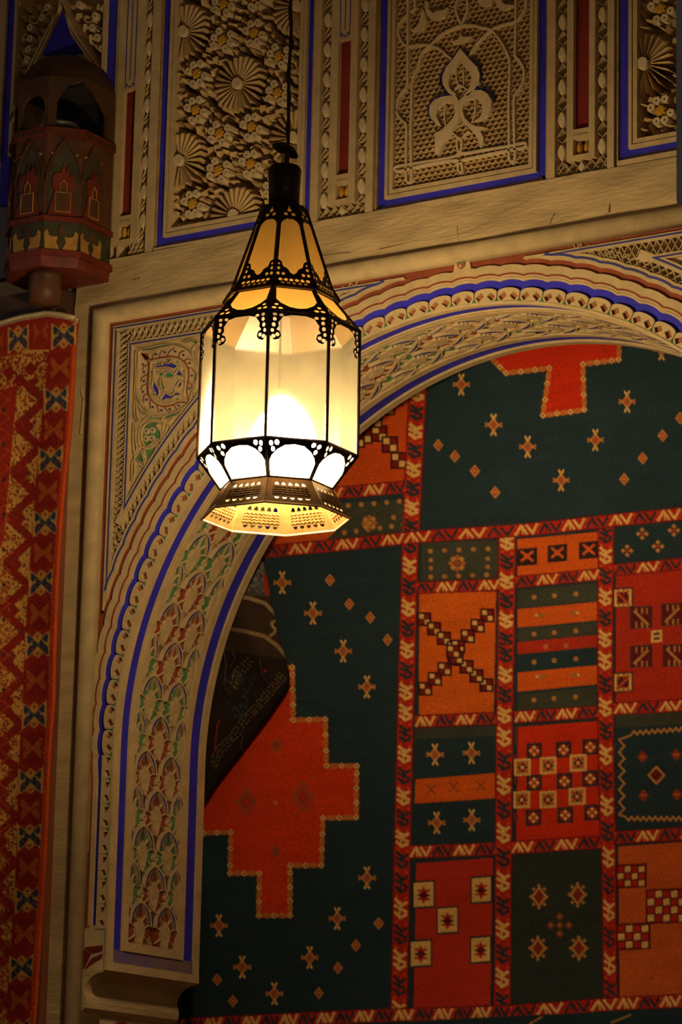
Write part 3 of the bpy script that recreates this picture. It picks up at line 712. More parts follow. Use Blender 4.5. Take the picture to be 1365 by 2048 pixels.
def fan_panel(label, xo0, xo1, xi0, xi1, zi, hx, hz, loc, thin=False, xmax=9):
    T = thing('stucco_relief', label, 'stucco relief', loc, None)
    panel_frame(T, xo0, xo1, xi0, xi1, 4.512, zi)
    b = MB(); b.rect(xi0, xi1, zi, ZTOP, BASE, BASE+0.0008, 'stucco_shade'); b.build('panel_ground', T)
    a = 0.2; gx0, gx1, gz0 = xi0+0.022, xi1-0.022, zi+0.022
    inside = lambda x, z, e=0.0: gx0+e < x < min(gx1-e, xmax) and gz0+e < z < ZTOP-0.01
    hubs = [(hx+i*a, hz+j*a) for i in range(-3, 7) for j in range(-4, 5) if (i+j) % 2 == 0]
    stars = set()
    for X, Z in hubs:
        for sx in (-1, 1):
            for sz in (-1, 1):
                for du, dv in ((0.056, 0.144), (0.144, 0.056)): stars.add((round(X+sx*du, 3), round(Z+sz*dv, 3)))
    stars = [s for s in stars if inside(*s)]
    for X, Z in hubs:
        if inside(X, Z, -0.012): inst(SM['hub'], 'fan_hub', T, X, Z)
        for k in range(24):
            g = 2*PI*(k+0.5)/24; tx, tz = X+0.090*math.cos(g), Z+0.090*math.sin(g)
            if inside(tx, tz, -0.002) and inside(X+0.03*math.cos(g), Z+0.03*math.sin(g), -0.02):
                inst(SM['blade'], 'fan_blade', T, X, Z, 0, g, (1, 1, 0.35) if thin else 1.0)
        if thin and inside(X, Z, -0.02) and X > gx0+0.2: inst(SM['rim'], 'fan_rim', T, X, Z)
    used = []
    for X, Z in stars:
        inst(SM['star'], 'gold_star', T, X, Z, 0, 0.2)
        for k in range(8):
            g = PI/8+k*PI/4; x, z = X+0.0315*math.cos(g), Z+0.0315*math.sin(g)
            if not inside(x, z, 0.006) or any((x-p)**2+(z-q)**2 < 0.021**2 for p, q in used): continue
            if (k+int(X*40)) % 4 == 3: continue
            used.append((x, z)); inst(SM['ros'], 'rosette', T, x, z, 0, g)
    rr = random.Random(11); chips = []
    for _ in range(2600):
        x = rr.uniform(gx0+0.005, min(gx1, xmax)-0.005); z = rr.uniform(gz0+0.005, 5.45)
        if min((x-X)**2+(z-Z)**2 for X, Z in hubs) < 0.104**2: continue
        if any((x-p)**2+(z-q)**2 < 0.0195**2 for p, q in used) or any((x-p)**2+(z-q)**2 < 0.025**2 for p, q in stars): continue
        if any((x-p)**2+(z-q)**2 < 0.0185**2 for p, q in chips): continue
        chips.append((x, z))
        X, Z = min(hubs, key=lambda h: (x-h[0])**2+(z-h[1])**2)
        g = math.atan2(z-Z, x-X)+rr.choice((0, PI/2, PI/4))
        if len(chips) < 290: inst(SM['chip'], 'facet', T, x, z, 0, g, (1, 1, 0.4) if thin else 1.0)
    return T
fan_panel('carved fan and gold star panel left of the lantern cord', -0.667, -0.136, -0.638, -0.152, 4.551, -0.397, 4.983, (-0.4, 0, 4.52))
fan_panel('carved star panel at the right edge, half hidden by the slate-blue board', 0.856, 1.42, 0.886, 1.39, 4.557, 0.924, 4.794, (1.1, 0, 4.52), thin=True)

# honeycomb panel with palmette
T = thing('stucco_relief', 'honeycomb fretwork panel with a cream palmette and ribbon arches', 'stucco relief', (0.36, 0, 4.52))
panel_frame(T, 0.093, 0.630, 0.121, 0.605, 4.512, 4.542)
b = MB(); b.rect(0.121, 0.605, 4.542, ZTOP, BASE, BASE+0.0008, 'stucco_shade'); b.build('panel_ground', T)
b = MB(); pw, ph = 0.0192, 0.0142
gx0, gx1, gz0 = 0.145, 0.581, 4.566
nr = int((5.47-gz0)/ph)
for j in range(nr):
    z = gz0+j*ph; off = (j % 2)*pw/2
    pts = []; x = gx0-pw+off
    n = int((gx1-gx0)/pw)+2
    for i in range(n):
        for dx, dz in ((0, 0.0045), (pw*0.25, -0.0015), (pw*0.5, -0.0045), (pw*0.75, -0.0015)): pts.append((x+i*pw+dx, z+dz))
    pts = [(min(max(p, gx0-0.004), gx1+0.004), q) for p, q in pts]
    pts = [p for i, p in enumerate(pts) if i == 0 or p != pts[i-1]]
    b.ribbon(pts, 0.0050, BASE, -0.010, 'carved', bev=0.4)
    for i in range(n):
        xx = x+i*pw
        if gx0 < xx < gx1: b.plate([(xx-0.0015, z+0.003), (xx+0.0015, z+0.003), (xx+0.0015, z+ph), (xx-0.0015, z+ph)], BASE, -0.014, 'carved')
o = b.build('honeycomb_fret', T); o['kind'] = 'stuff'
qa = lambda pts: [wl(770+x/4.136, y/4.136) for x, y in pts]
qb = lambda pts: [wl(770+x/4.136, 180+y/4.136) for x, y in pts]
def rib(paths, name, w_=0.0088, h=-0.002, m='disc', sub=3):
    for p in paths:
        rib.n += 1; b = MB(); b.ribbon(smooth_path(p, sub), w_, -0.03, h-0.0004*(rib.n % 7), m); b.build(name, T)
rib.n = 0
rib([qa([(185,-160),(185,110),(182,400),(180,690),(150,740),(110,800),(92,900)])+qb([(85,150),(105,215),(150,262),(172,290),(170,450),(168,600),(168,730),(190,765),(213,735),(212,600),(210,450),(208,290),(212,220),(216,150)])+qa([(214,880),(218,700),(240,600),(275,540),(285,480),(310,420),(375,370),(450,290),(540,240),(620,210),(710,205),(800,225),(870,245),(930,310),(970,370),(1010,450),(1028,520),(1024,700),(1018,900)])+qb([(1022,300),(1023,450),(1022,555),(1045,595),(1072,560),(1068,450),(1062,250)])+qa([(1062,900),(1065,790),(1110,730),(1145,640),(1140,560),(1100,490),(1072,455),(1074,300),(1076,180),(1078,-160)])], 'ribbon_arch', sub=2)
rib([qa([(185,110),(130,170),(100,250),(130,340),(185,380),(270,368),(360,372),(440,400),(500,450),(548,492)]), qa([(690,465),(750,370),(810,300),(870,248),(960,205),(1075,175),(1130,110),(1160,50),(1165,-60)]),
     qa([(625,205),(590,120),(580,60),(600,-40)]), qa([(625,205),(660,120),(677,60),(665,-40)]), qa([(205,95),(240,60),(235,-40)])], 'ribbon_scroll')
rib([qb([(100,625),(340,588),(590,540),(592,470),(590,410),(610,395),(630,410),(630,470),(634,520),(800,495),(1020,460),(1110,440),(1160,432)]), qb([(1160,432),(1150,470),(1010,497),(800,540),(625,582),(600,650),(622,685),(636,640),(590,577),(340,612),(110,668),(75,645),(100,625)])], 'ribbon_bar', 0.0080)
b = MB()
bud = qa([(620,400),(570,480),(505,560),(475,640),(480,700),(520,760),(560,800),(590,780),(560,755),(530,720),(530,650),(545,600),(590,550),(622,490),(660,560),(705,600),(718,650),(705,710),(680,755),(650,790),(690,790),(740,740),(780,680),(785,610),(760,550),(700,490),(650,430)])
b.plate(bud, -0.03, 0.0, 'disc'); b.build('palmette_bud', T)
b = MB(); b.plate(qb([(610,90),(590,50),(540,45),(470,55),(410,80),(370,130),(365,190),(385,240),(430,285),(470,305),(440,250),(425,210),(435,160),(470,115),(530,95),(570,130),(585,180),(565,230),(520,280),(470,330),(405,360),(415,400),(415,450),(410,510),(440,545),(460,500),(490,430),(540,370),(590,290),(618,220)]), -0.03, 0.0, 'disc'); b.build('palmette_lobe', T)
b = MB(); b.plate(qb([(612,90),(640,60),(690,30),(740,0),(800,0),(850,30),(885,90),(880,150),(850,210),(800,240),(725,268),(790,220),(810,170),(800,120),(770,80),(730,65),(680,80),(650,120),(640,170),(660,230),(710,280),(760,300),(825,305),(790,340),(815,390),(815,430),(790,475),(775,430),(750,370),(710,330),(660,280),(622,220)]), -0.03, 0.0, 'disc'); b.build('palmette_lobe', T)
rib([qb([(540,340),(580,372),(610,398)]), qb([(690,335),(655,365),(630,398)]), qa([(600,700),(585,640),(585,575)]), qa([(645,695),(645,640),(640,570)]), qa([(555,765),(610,700),(685,748)]), qb([(500,300),(488,200),(500,125)]), qb([(712,280),(742,180),(742,80)]), qa([(560,800),(600,850),(612,910)]), qa([(690,790),(640,840),(618,910)])], 'palmette_vein', 0.0058)
rib([qa([(612,385),(545,500),(465,600),(455,690),(500,755),(540,790)]), qa([(645,400),(700,465),(770,530),(790,600),(785,660),(740,740)]), qa([(705,768),(760,732),(840,735),(890,790),(905,840)]), qb([(560,40),(470,45),(395,80),(358,140),(360,200),(385,250)])], 'blue_outline', 0.0018, 0.0006, 'blue_line')
b = MB(); b.plate(qa([(545,352),(610,322),(628,280),(645,308),(710,300),(690,325),(640,340),(620,365)]), -0.03, 0.0, 'disc'); b.build('bud_finial', T)
b = MB(); b.plate(qa([(330,60),(345,120),(380,160),(440,165),(490,130),(520,60),(480,85),(430,88),(400,108),(360,80),(362,20),(330,0)]), -0.03, 0.0, 'disc'); b.plate(qa([(310,70),(328,100),(345,170),(330,215),(300,255),(215,258),(270,210),(290,160)]), -0.03, 0.0, 'disc'); b.build('upper_leaf', T)
b = MB(); b.plate(qa([(755,-30),(780,40),(830,58),(880,30),(900,-30)]), -0.03, 0.0, 'disc'); b.plate(qa([(910,-20),(930,60),(980,82),(1060,42),(980,32),(950,-20)]), -0.03, 0.0, 'disc'); b.build('upper_leaf', T)

# upright strips of almond beads round a maroon inlay
def strip(label, X, zr0, zr1, za, pitch, loc, utip=True, left_open=False, thin=False):
    T = thing('bead_strip', label, 'stucco strip', loc)
    a0, a1, a2, a3, a4, a5, a6, a7 = X
    zb, zc = 4.514, 4.553
    b = MB()
    if not left_open: b.rect(a0, a1, zb, ZTOP, BASE, 0.0, 'stucco')
    b.rect(a6, a7, zb, ZTOP, BASE, 0.0, 'stucco'); b.build('outer_fillet', T)
    b = MB()
    for x0, x1 in (((a0-0.011, a0-0.005), (a7+0.004, a7+0.009))): b.rect(x0, x1, zb-0.002, ZTOP, BASE, -0.008, 'stucco_shade')
    b.rect(a0-0.005, a0, zb, ZTOP, BASE, -0.004, 'stucco'); b.build('edge_rib', T)
    b = MB(); out = [(a2, zc), (a5, zc), (a5, ZTOP), (a2, ZTOP)]
    hl = [[(a3, 4.567), (a4, 4.567), (a4, 4.612), (a3, 4.612)], [(a3, zr0), (a4, zr0), (a4, zr1), (a3, zr1)]]
    if left_open: out = [(a2-0.0265, zc), (a5, zc), (a5, ZTOP), (a2-0.0265, ZTOP)]
    b.plate(out, BASE, 0.0, 'stucco', holes=hl)
    b.rect(a3+0.002, a4-0.002, 4.622, 4.6265, -0.002, 0.0008, 'stucco_shade'); IF = b.build('inner_frame', T)
    b = MB(); b.rect(a3-0.001, a4+0.001, zr0, zr1, BASE, -0.016, 'maroon'); b.build('maroon_inlay', IF, label='maroon painted inlay bar')
    b = MB(); b.rect(a3, a4, 4.567, 4.612, BASE, -0.026, 'black'); mx = (a3+a4)/2
    for s in (-1, 1): b.dome(lens((mx+s*(a4-a3)*0.22, 4.569), (mx+s*(a4-a3)*0.24, 4.609), 0.0085, 6), [(1, -0.026), (0.9, -0.012), (0.5, -0.008)], 'gold')
    b.build('gold_leaf_boss', IF, label='pair of gold leaves in a small square')
    if utip:
        b = MB(); xm = (a3+a4)/2
        b.ribbon(smooth_path([(a3+0.004, ZTOP), (a3+0.004, zr1+0.05), (a3+0.009, zr1+0.02), (xm, zr1+0.009), (a4-0.009, zr1+0.02), (a4-0.004, zr1+0.05), (a4-0.004, ZTOP)], 3), 0.0035, -0.002, 0.0012, 'blue_line')
        b.ribbon([(xm, ZTOP), (xm, zr1+0.03)], 0.003, -0.002, 0.0012, 'blue_line'); b.build('painted_loop', T)
    b = MB(); b.rect(a1, a6, zb, ZTOP, BASE, BASE+0.0008, 'stucco_shade'); b.build('strip_ground', T)
    # lattice ribs crossing between the beads, and the beads
    def xrib(*paths):
        r_ = MB()
        for p in paths: r_.ribbon(p, 0.0034, BASE, -0.009, 'stucco', bev=0.5)
        r_.build('lattice_rib', T)
    for ci, (x0, x1) in enumerate(((a1, a2), (a5, a6))):
        if left_open and ci == 0: continue
        xm = (x0+x1)/2; n = int((5.5-za[ci])/pitch)+2
        for k in range(-1, n):
            z = za[ci]+k*pitch
            if z-0.02 > zc-0.03: 
                if z > 4.56: inst(SM['almond'], 'almond_bead', T, xm, z)
                zz = z-pitch/2
                if zz > 4.535:
                    xrib([(xm, zz-0.021), (x0, zz-0.004), (xm, zz+0.021), (x1, zz-0.002), (xm, zz-0.021)])
                    if not thin: inst(SM['wedge'], 'lattice_wedge', T, xm, zz, 0, 0.25)
    n = 6; wv = (a6-a1)/n
    s0 = 2 if left_open else 0
    for i in range(s0, n):
        x = a1+i*wv
        xrib([(x, zb), (x+wv, zc)], [(x, zc), (x+wv, zb)])
        if i == n//2 and not left_open: inst(SM['loz'], 'lozenge', T, x, (zb+zc)/2, 0)
        elif not thin: inst(SM['wedge'], 'lattice_wedge', T, x+wv/2, (zb+zc)/2, 0, 0.35, 0.8)
    return T
strip('bead strip with maroon bar left of the fan panel, beside the wooden turret', (-0.803, -0.80, -0.80, -0.799, -0.757, -0.731, -0.702, -0.677), 4.640, 5.030, (4.616, 4.616), 0.0893, (-0.74, 0, 4.514), left_open=True)
strip('bead strip with maroon bar between the lantern cord and the honeycomb panel', (-0.124, -0.102, -0.068, -0.042, -0.001, 0.022, 0.057, 0.081), 4.640, 5.042, (4.574, 4.597), 0.0905, (-0.02, 0, 4.514))
strip('bead strip with maroon bar right of the honeycomb panel', (0.640, 0.662, 0.698, 0.718, 0.766, 0.784, 0.822, 0.842), 4.640, 5.47, (4.585, 4.582), 0.0935, (0.74, 0, 4.514), utip=False, thin=True)
# cream mouldings left of the leftmost strip
T = thing('stucco_relief', 'dim carved panel with a blue gable point behind the wooden turret', 'stucco relief', (-1.05, 0, 4.95))
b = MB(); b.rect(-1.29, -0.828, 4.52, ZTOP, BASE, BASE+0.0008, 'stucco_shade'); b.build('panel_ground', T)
b = MB()
for x0, x1, h in ((-0.843, -0.837, -0.010), (-0.836, -0.829, -0.004)): b.rect(x0, x1, 4.52, ZTOP, BASE, h, 'stucco')
b.rect(-1.285, -1.262, 4.9, ZTOP, BASE, 0.0, 'stucco'); b.rect(-1.230, -1.218, 4.9, ZTOP, BASE, 0.0, 'stucco'); b.rect(-0.888, -0.874, 4.9, ZTOP, BASE, 0.0, 'stucco'); b.build('cream_fillet', T)
for x0, x1, z0 in ((-1.262, -1.230, 4.75), (-0.874, -0.844, 4.9)):
    b = MB(); b.rect(x0, x1, z0, ZTOP, BASE, -0.010, 'blue'); b.build('blue_surround', T, label='deep blue painted surround')
qc = lambda pts: [wl(x, y) for x, y in pts]
b = MB(); b.plate(qc([(121, 22), (152, 82), (70, 110), (95, 72)]), BASE, -0.012, 'blue'); b.build('blue_gable', T, label='blue triangle under the gable ribs')
b = MB()
for o in (0, 7): b.ribbon(qc([(18+o, 246), (50+o, 150), (90+o, 68), (121, 5-o), (150-o, 68), (185-o, 118), (214-o, 160)]), 0.0085, BASE, 0.0, 'stucco')
b.build('gable_rib', T)
rr = random.Random(5)
cells = [(34, 8), (50, 14), (70, 10), (92, 14), (40, 32), (60, 30), (82, 34), (98, 30), (36, 56), (58, 54), (78, 56), (38, 78), (58, 76), (74, 74), (40, 100), (54, 98), (64, 96), (40, 122), (52, 118), (40, 138), (140, 10), (156, 8), (174, 12), (192, 10), (206, 16), (150, 28), (168, 32), (188, 30), (205, 36), (164, 50), (182, 54), (200, 54), (176, 72), (192, 74), (206, 78), (188, 90), (202, 96), (200, 110)]
for i, (x, y) in enumerate(cells):
    u, v = wl(x, y)
    if i % 3 == 0: inst(SM['ros'], 'rosette', T, u, v, 0.0, rr.uniform(0, 3))
    else: inst(SM['chip'], 'facet', T, u, v, 0, rr.uniform(0, 3), 1.25)
b = MB()
for x, y, r_ in ((62, 35, 13), (48, 70, 11), (60, 92, 9), (48, 120, 8), (172, 34, 12), (192, 62, 11), (85, 22, 9)):
    b = MB(); b.ribbon(qc([(x+r_*(1-0.1*k)*math.cos(k*0.7), y+r_*(1-0.1*k)*math.sin(k*0.7)) for k in range(9)]), 0.006, BASE, -0.008, 'stucco'); b.build('scroll', T)

# ------------------------------------------------------------------ wooden turret, beam and post
A, B_, C_, D_ = (-0.830, 0.0), (-0.830, -0.147), (-0.905, -0.222), (-1.016, -0.222)
E_, F_ = (-1.091, -0.147), (-1.091, 0.0)
FACES = [(D_, C_), (C_, B_), (B_, A), (E_, D_)]     # front, corner, side towards the arch, far side
T = thing('wall_turret', 'painted octagonal wooden turret with brown domed hood and dark arched openings', 'wooden turret', (-0.96, -0.1, 4.44))
def fmap(P, Q):
    d = Vector((Q[0]-P[0], Q[1]-P[1], 0)); L = d.length; d.normalize(); n = Vector((d.y, -d.x, 0))
    return (lambda u, v, h: (P[0]+d.x*u+n.x*h, P[1]+d.y*u+n.y*h, v)), L
ZB, ZW, ZS, ZH = 4.475, 4.585, 4.862, 4.995
def arch_poly(xc, z0, z1, w_, n=8, pt=0.25):
    P = [(xc-w_/2, z0), (xc+w_/2, z0)]
    for i in range(n+1):
        t = PI*i/n; P.append((xc+w_/2*math.cos(t), z1-w_*0.6+w_*0.6*math.sin(t)**(0.8)))
    return P
for P, Q in FACES:
    fm, L = fmap(P, Q); m = L/2
    if L > 0.13: L2 = 0.11; 
    b = MB(fm); b.plate([(0, ZB), (L, ZB), (L, ZS), (0, ZS)], -0.012, 0.0, 'turretbrown', back=True); b.build('wall_panel', T)
    b = MB(fm); b.rect(-0.003, L+0.003, ZS-0.022, ZS+0.004, -0.004, 0.010, 'turretred')
    n = int(L/0.011)
    for i in range(n): b.plate([(i*0.011+0.001, ZS-0.018), (i*0.011+0.006, ZS-0.018), (i*0.011+0.010, ZS-0.004), (i*0.011+0.005, ZS-0.004)], 0.008, 0.0125, 'wood')
    b.build('rope_cornice', T)
    mm = 0.05 if L > 0.13 else m
    b = MB(fm)
    pa = smooth_path([(mm-0.052, ZS-0.16), (mm-0.040, ZS-0.10), (mm-0.012, ZS-0.045), (mm, ZS-0.032), (mm+0.012, ZS-0.045), (mm+0.040, ZS-0.10), (mm+0.052, ZS-0.16)], 3)
    b.ribbon(pa, 0.006, -0.002, 0.007, 'turretbrown'); b.plate([(mm-0.044, ZW+0.02), (mm+0.044, ZW+0.02), (mm+0.044, ZS-0.14), (mm+0.03, ZS-0.085), (mm, ZS-0.045), (mm-0.03, ZS-0.085), (mm-0.044, ZS-0.14)], -0.002, 0.002, 'turretgreen')
    b.build('pointed_arch', T)
    b = MB(fm)
    z0 = ZW+0.014
    b.plate([(mm-0.044, z0), (mm+0.044, z0), (mm+0.030, z0+0.05), (mm+0.026, z0+0.075), (mm+0.033, z0+0.085), (mm+0.033, z0+0.115), (mm+0.018, z0+0.128), (mm+0.014, z0+0.155), (mm+0.005, z0+0.130), (mm-0.002, z0+0.160), (mm-0.008, z0+0.128), (mm-0.022, z0+0.128), (mm-0.033, z0+0.115), (mm-0.033, z0+0.085), (mm-0.026, z0+0.075), (mm-0.030, z0+0.05)], 0.0, 0.009, 'turretred', )
    nf = b.build('niche_frame', T, label='red carved keyhole niche frame')
    b = MB(fm); b.plate([(mm-0.022, z0+0.010), (mm+0.022, z0+0.010), (mm+0.022, z0+0.068), (mm+0.011, z0+0.070), (mm+0.011, z0+0.092), (mm, z0+0.108), (mm-0.011, z0+0.092), (mm-0.011, z0+0.070), (mm-0.022, z0+0.068)], 0.006, 0.0105, 'turretbrown')
    b.ribbon([(mm-0.022, z0+0.010), (mm+0.022, z0+0.010), (mm+0.022, z0+0.068), (mm-0.022, z0+0.068)], 0.0022, 0.008, 0.0125, 'turretgold', closed=True)
    b.ribbon([(mm-0.010, z0+0.070), (mm-0.010, z0+0.092), (mm, z0+0.106), (mm+0.010, z0+0.092), (mm+0.010, z0+0.070)], 0.0022, 0.008, 0.0125, 'turretgold'); b.build('niche_panel', nf)
    b = MB(fm)
    for sx in (-1, 1): b.dome(ngon(6, 0.004, 0, (mm+sx*0.036, ZS-0.075)), [(1, 0), (0.8, 0.006)], 'turretgold')
    b.build('gilt_stud', T)
    for z0_, z1_ in ((ZW-0.006, ZW+0.010), (ZB-0.002, ZB+0.018)):
        b = MB(fm); b.rect(-0.004, L+0.004, z0_, z1_, -0.004, 0.011, 'turretred'); b.build('red_band', T)
    b = MB(fm); b.rect(0, L, ZB+0.016, ZW-0.004, -0.004, 0.003, 'turretgreen')
    for sx in (-1, 1):
        b.plate([(mm+sx*0.004, ZB+0.020), (mm+sx*0.046, ZB+0.020), (mm+sx*0.050, ZB+0.070), (mm+sx*0.040, ZB+0.080), (mm+sx*0.036, ZB+0.062), (mm+sx*0.024, ZB+0.058), (mm+sx*0.010, ZB+0.060), (mm+sx*0.014, ZB+0.042)], 0.002, 0.0055, 'turretgold')
    b.dome(lens((mm, ZB+0.055), (mm, ZB+0.098), 0.010, 6), [(1, 0.002), (0.9, 0.007)], 'turretbrown'); b.build('painted_frieze', T, label='ochre and olive painted leaf frieze')
    # hood walls with arched openings
    b = MB(fm); zt = ZH
    if P == C_: b.plate([(0, ZS), (0.024, ZS), (0.026, ZS+0.085), (L*0.40, ZS+0.120), (L*0.60, ZS+0.150), (L*0.80, ZS+0.158), (L, ZS+0.152), (L, ZS+0.165), (0, ZS+0.165)], -0.010, 0.0, 'hood')
    elif P == B_: b.plate([(0, ZS+0.165), (0, ZS+0.152), (0.045, ZS+0.138), (0.080, ZS+0.112), (0.108, ZS+0.085), (0.108, ZS), (L, ZS), (L, ZS+0.165)], -0.010, 0.0, 'hood')
    else: b.plate([(0.0, ZS), (L, ZS), (L, ZS+0.165), (0, ZS+0.165)], -0.010, 0.0, 'hood', holes=[arch_poly(mm, ZS+0.004, ZS+0.112, min(L, 0.11)-0.024)])
    b.build('hood_wall', T)
b = MB(); b.plate([(-1.080, ZS), (-0.842, ZS), (-0.842, ZS+0.158), (-1.080, ZS+0.158)], 0.003, 0.006, 'black'); b.box((-1.078, -0.14, ZS+0.150), (-0.845, -0.004, ZS+0.158), 'black'); b.build('interior_shade', T)  # black sheets stand in for the shade inside the openings
b = MB()
poly = [A, B_, C_, D_, E_, F_]
b.add([(x, y, ZS) for x, y in poly]+[(x, y, ZS-0.01) for x, y in poly], [(0, 1, 2, 3, 4, 5), (6, 7, 8, 9, 10, 11)], 'black', raw=True); b.build('shelf_board', T)
b = MB(); cx, cy = -0.9605, -0.06
ZH = ZS+0.160
rings = [(1.0, ZH-0.002), (0.97, ZH+0.012), (0.90, ZH+0.035), (0.80, ZH+0.060), (0.66, ZH+0.085), (0.48, ZH+0.104), (0.30, ZH+0.112), (0.0, ZH+0.114)]
vs = []; fs = []
pr = [Vector(p) for p in poly]; dense = []
for i in range(5):
    for k in range(3): dense.append(pr[i].lerp(pr[i+1], k/3))
dense.append(pr[5]); nd_ = len(dense)
for sc, z in rings: vs += [(cx+(p.x-cx)*sc, min(-0.0005, cy+(p.y-cy)*sc) if p.y < -0.001 else -0.0005, z) for p in dense]
for i in range(len(rings)-1): fs += [(i*nd_+k, i*nd_+k+1, (i+1)*nd_+k+1, (i+1)*nd_+k) for k in range(nd_-1)]
b.add(vs, fs, 'hood', raw=True); b.build('domed_hood', T, smooth=True, label='plain brown domed hood')
b = MB(); b.lathe((-0.925, -0.14), [(0.004, ZS+0.001), (0.035, ZS+0.004), (0.055, ZS+0.025), (0.06, ZS+0.035), (0.055, ZS+0.036), (0.033, ZS+0.012), (0.003, ZS+0.010)], 'silver', 16)
tin = b.build('tin_dish', None, True); tag(tin, 'dull tin dish glinting inside the dark turret opening', 'dish')
# base board with scalloped underside and neck below the turret
b = MB(); vs = []
pb = [A, B_, C_, D_, E_, F_]
sc2 = [(cx+(x-cx)*1.04, -0.001 if y == 0 else y*1.04) for x, y in pb]
b.add([(x, y, ZB) for x, y in sc2]+[(x, y, ZB-0.032) for x, y in [(cx+(p[0]-cx)*0.97, p[1] if p[1] == -0.001 else p[1]*0.97) for p in sc2]], [(0, 1, 2, 3, 4, 5), (6, 7, 8, 9, 10, 11)]+[(i, (i+1) % 6, 6+(i+1) % 6, 6+i) for i in range(6)], 'turretred', raw=True)
b.build('base_board', T)
b = MB(); b.lathe((-0.948, -0.148), [(0.046, 4.352), (0.050, 4.40), (0.047, 4.430), (0.054, 4.4425)], 'turretbrown', 16); b.build('turned_neck', T, True)
b = MB(); b.box((-1.36, -0.085, 4.235), (-0.953, 0.0295, 4.425), 'beam'); bm_ = b.build('wooden_beam'); tag(bm_, 'dark horizontal wooden beam above the red hanging rug', 'beam')
b = MB(); b.box((-0.990, -0.100, 4.24), (-0.953, -0.0852, 4.42), 'postwood')
for i in range(6): b.dome(ngon(5, 0.008, i, (0, 0)), [(1, 0)], 'turretgold') if False else None
b.build('end_block', bm_)
b = MB(lambda u, v, h: (u, -0.100-h, v))
for i, z in enumerate((4.345, 4.362, 4.378, 4.392, 4.405)): b.dome(ngon(6, 0.0065, i, (-0.966+0.003*(i % 2), z)), [(1, 0), (0.7, 0.003)], 'turretgold')
b.build('gilt_fleck', bm_)
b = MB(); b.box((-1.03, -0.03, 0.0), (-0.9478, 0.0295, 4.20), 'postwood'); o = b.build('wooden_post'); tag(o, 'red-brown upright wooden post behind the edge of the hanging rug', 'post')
# slate board at the right edge, nearer the camera
b = MB(); 
bx, bz = 1.791, 3.806
pts = [(bx, bz+0.014), (bx+0.003, bz+0.005), (bx+0.012, bz), (bx+0.25, bz), (bx+0.25, 4.75), (bx, 4.75)]
b.fm = lambda u, v, h: (u, -1.5-h, v)
b.plate(pts, -0.03, 0.0, 'slate', back=True); o = b.build('hanging_board'); tag(o, 'slate-blue hanging board with rounded corner at the right frame edge', 'board')
b = MB()
for x in (bx+0.06, bx+0.2): b.tube([(x, -1.485, 4.74), (x, -1.485, 6.2)], 0.006, 'cord')
b.build('hanger', o)

# ------------------------------------------------------------------ textiles: every knot coloured
class Dye:
    """a chart of the weave: colours of the knots, drawn in the frame of the photograph"""
    def __init__(s, x0, y0, x1, y1, col):
        s.x0, s.y0 = x0, y0; s.a = np.zeros((int(y1-y0), int(x1-x0), 3), np.float32); s.a[:] = col
    def poly(s, pts, col):
        p = np.array(pts, float)-(s.x0, s.y0); H, W_ = s.a.shape[:2]
        i0, i1 = max(0, int(p[:, 0].min())), min(W_, int(p[:, 0].max())+2); j0, j1 = max(0, int(p[:, 1].min())), min(H, int(p[:, 1].max())+2)
        if i0 >= i1 or j0 >= j1: return
        X, Y = np.meshgrid(np.arange(i0, i1)+0.5, np.arange(j0, j1)+0.5); ins = np.zeros(X.shape, bool)
        n = len(p)
        for k in range(n):
            xa, ya = p[k]; xb, yb = p[(k+1) % n]
            if ya == yb: continue
            c = ((ya > Y) != (yb > Y)) & (X < (xb-xa)*(Y-ya)/(yb-ya)+xa); ins ^= c
        s.a[j0:j1, i0:i1][ins] = col
    def line(s, pts, w_, col):
        for (xa, ya), (xb, yb) in zip(pts[:-1], pts[1:]):
            d = math.hypot(xb-xa, yb-ya)
            if d < 1e-6: continue
            nx, ny = -(yb-ya)/d*w_/2, (xb-xa)/d*w_/2; ex, ey = (xb-xa)/d*w_*0.3, (yb-ya)/d*w_*0.3
            s.poly([(xa+nx-ex, ya+ny-ey), (xb+nx+ex, yb+ny+ey), (xb-nx+ex, yb-ny+ey), (xa-nx-ex, ya-ny-ey)], col)
    def diamond(s, x, y, w_, h, col): s.poly([(x-w_, y), (x, y-h), (x+w_, y), (x, y+h)], col)
    def blur(s):
        a = s.a
        for ax in (0, 1): a = (np.roll(a, 1, ax)+2*a+np.roll(a, -1, ax))/4
        s.a = a
    def sample(s, X, Y):
        H, W_ = s.a.shape[:2]
        x = X-s.x0; y = Y-s.y0
        x = np.where(x < 0, -x, x); x = np.where(x > W_-1.01, 2*(W_-1.01)-x, x); x = np.clip(x, 0, W_-1.01)
        y = np.where(y < 0, -y, y); y = np.where(y > H-1.01, 2*(H-1.01)-y, y); y = np.clip(y, 0, H-1.01)
        i = x.astype(int); j = y.astype(int); fx = (x-i)[..., None]; fy = (y-j)[..., None]
        return s.a[j, i]*(1-fx)*(1-fy)+s.a[j, i+1]*fx*(1-fy)+s.a[j+1, i]*(1-fx)*fy+s.a[j+1, i+1]*fx*fy
TEAL = (0.019, 0.035, 0.040); OLIVE = (0.048, 0.050, 0.034); RED = (0.60, 0.030, 0.008); ORANGE = (0.68, 0.105, 0.012)
BRED = (0.46, 0.022, 0.010); YEL = (0.78, 0.45, 0.13); TAN = (0.52, 0.22, 0.055); DK = (0.030, 0.018, 0.016); WINE = (0.12, 0.012, 0.012); CRM = (0.80, 0.55, 0.24)
DTEAL = (0.026, 0.034, 0.036)
D_ = Dye(330, 660, 1410, 2080, TEAL)
rr = random.Random(2)
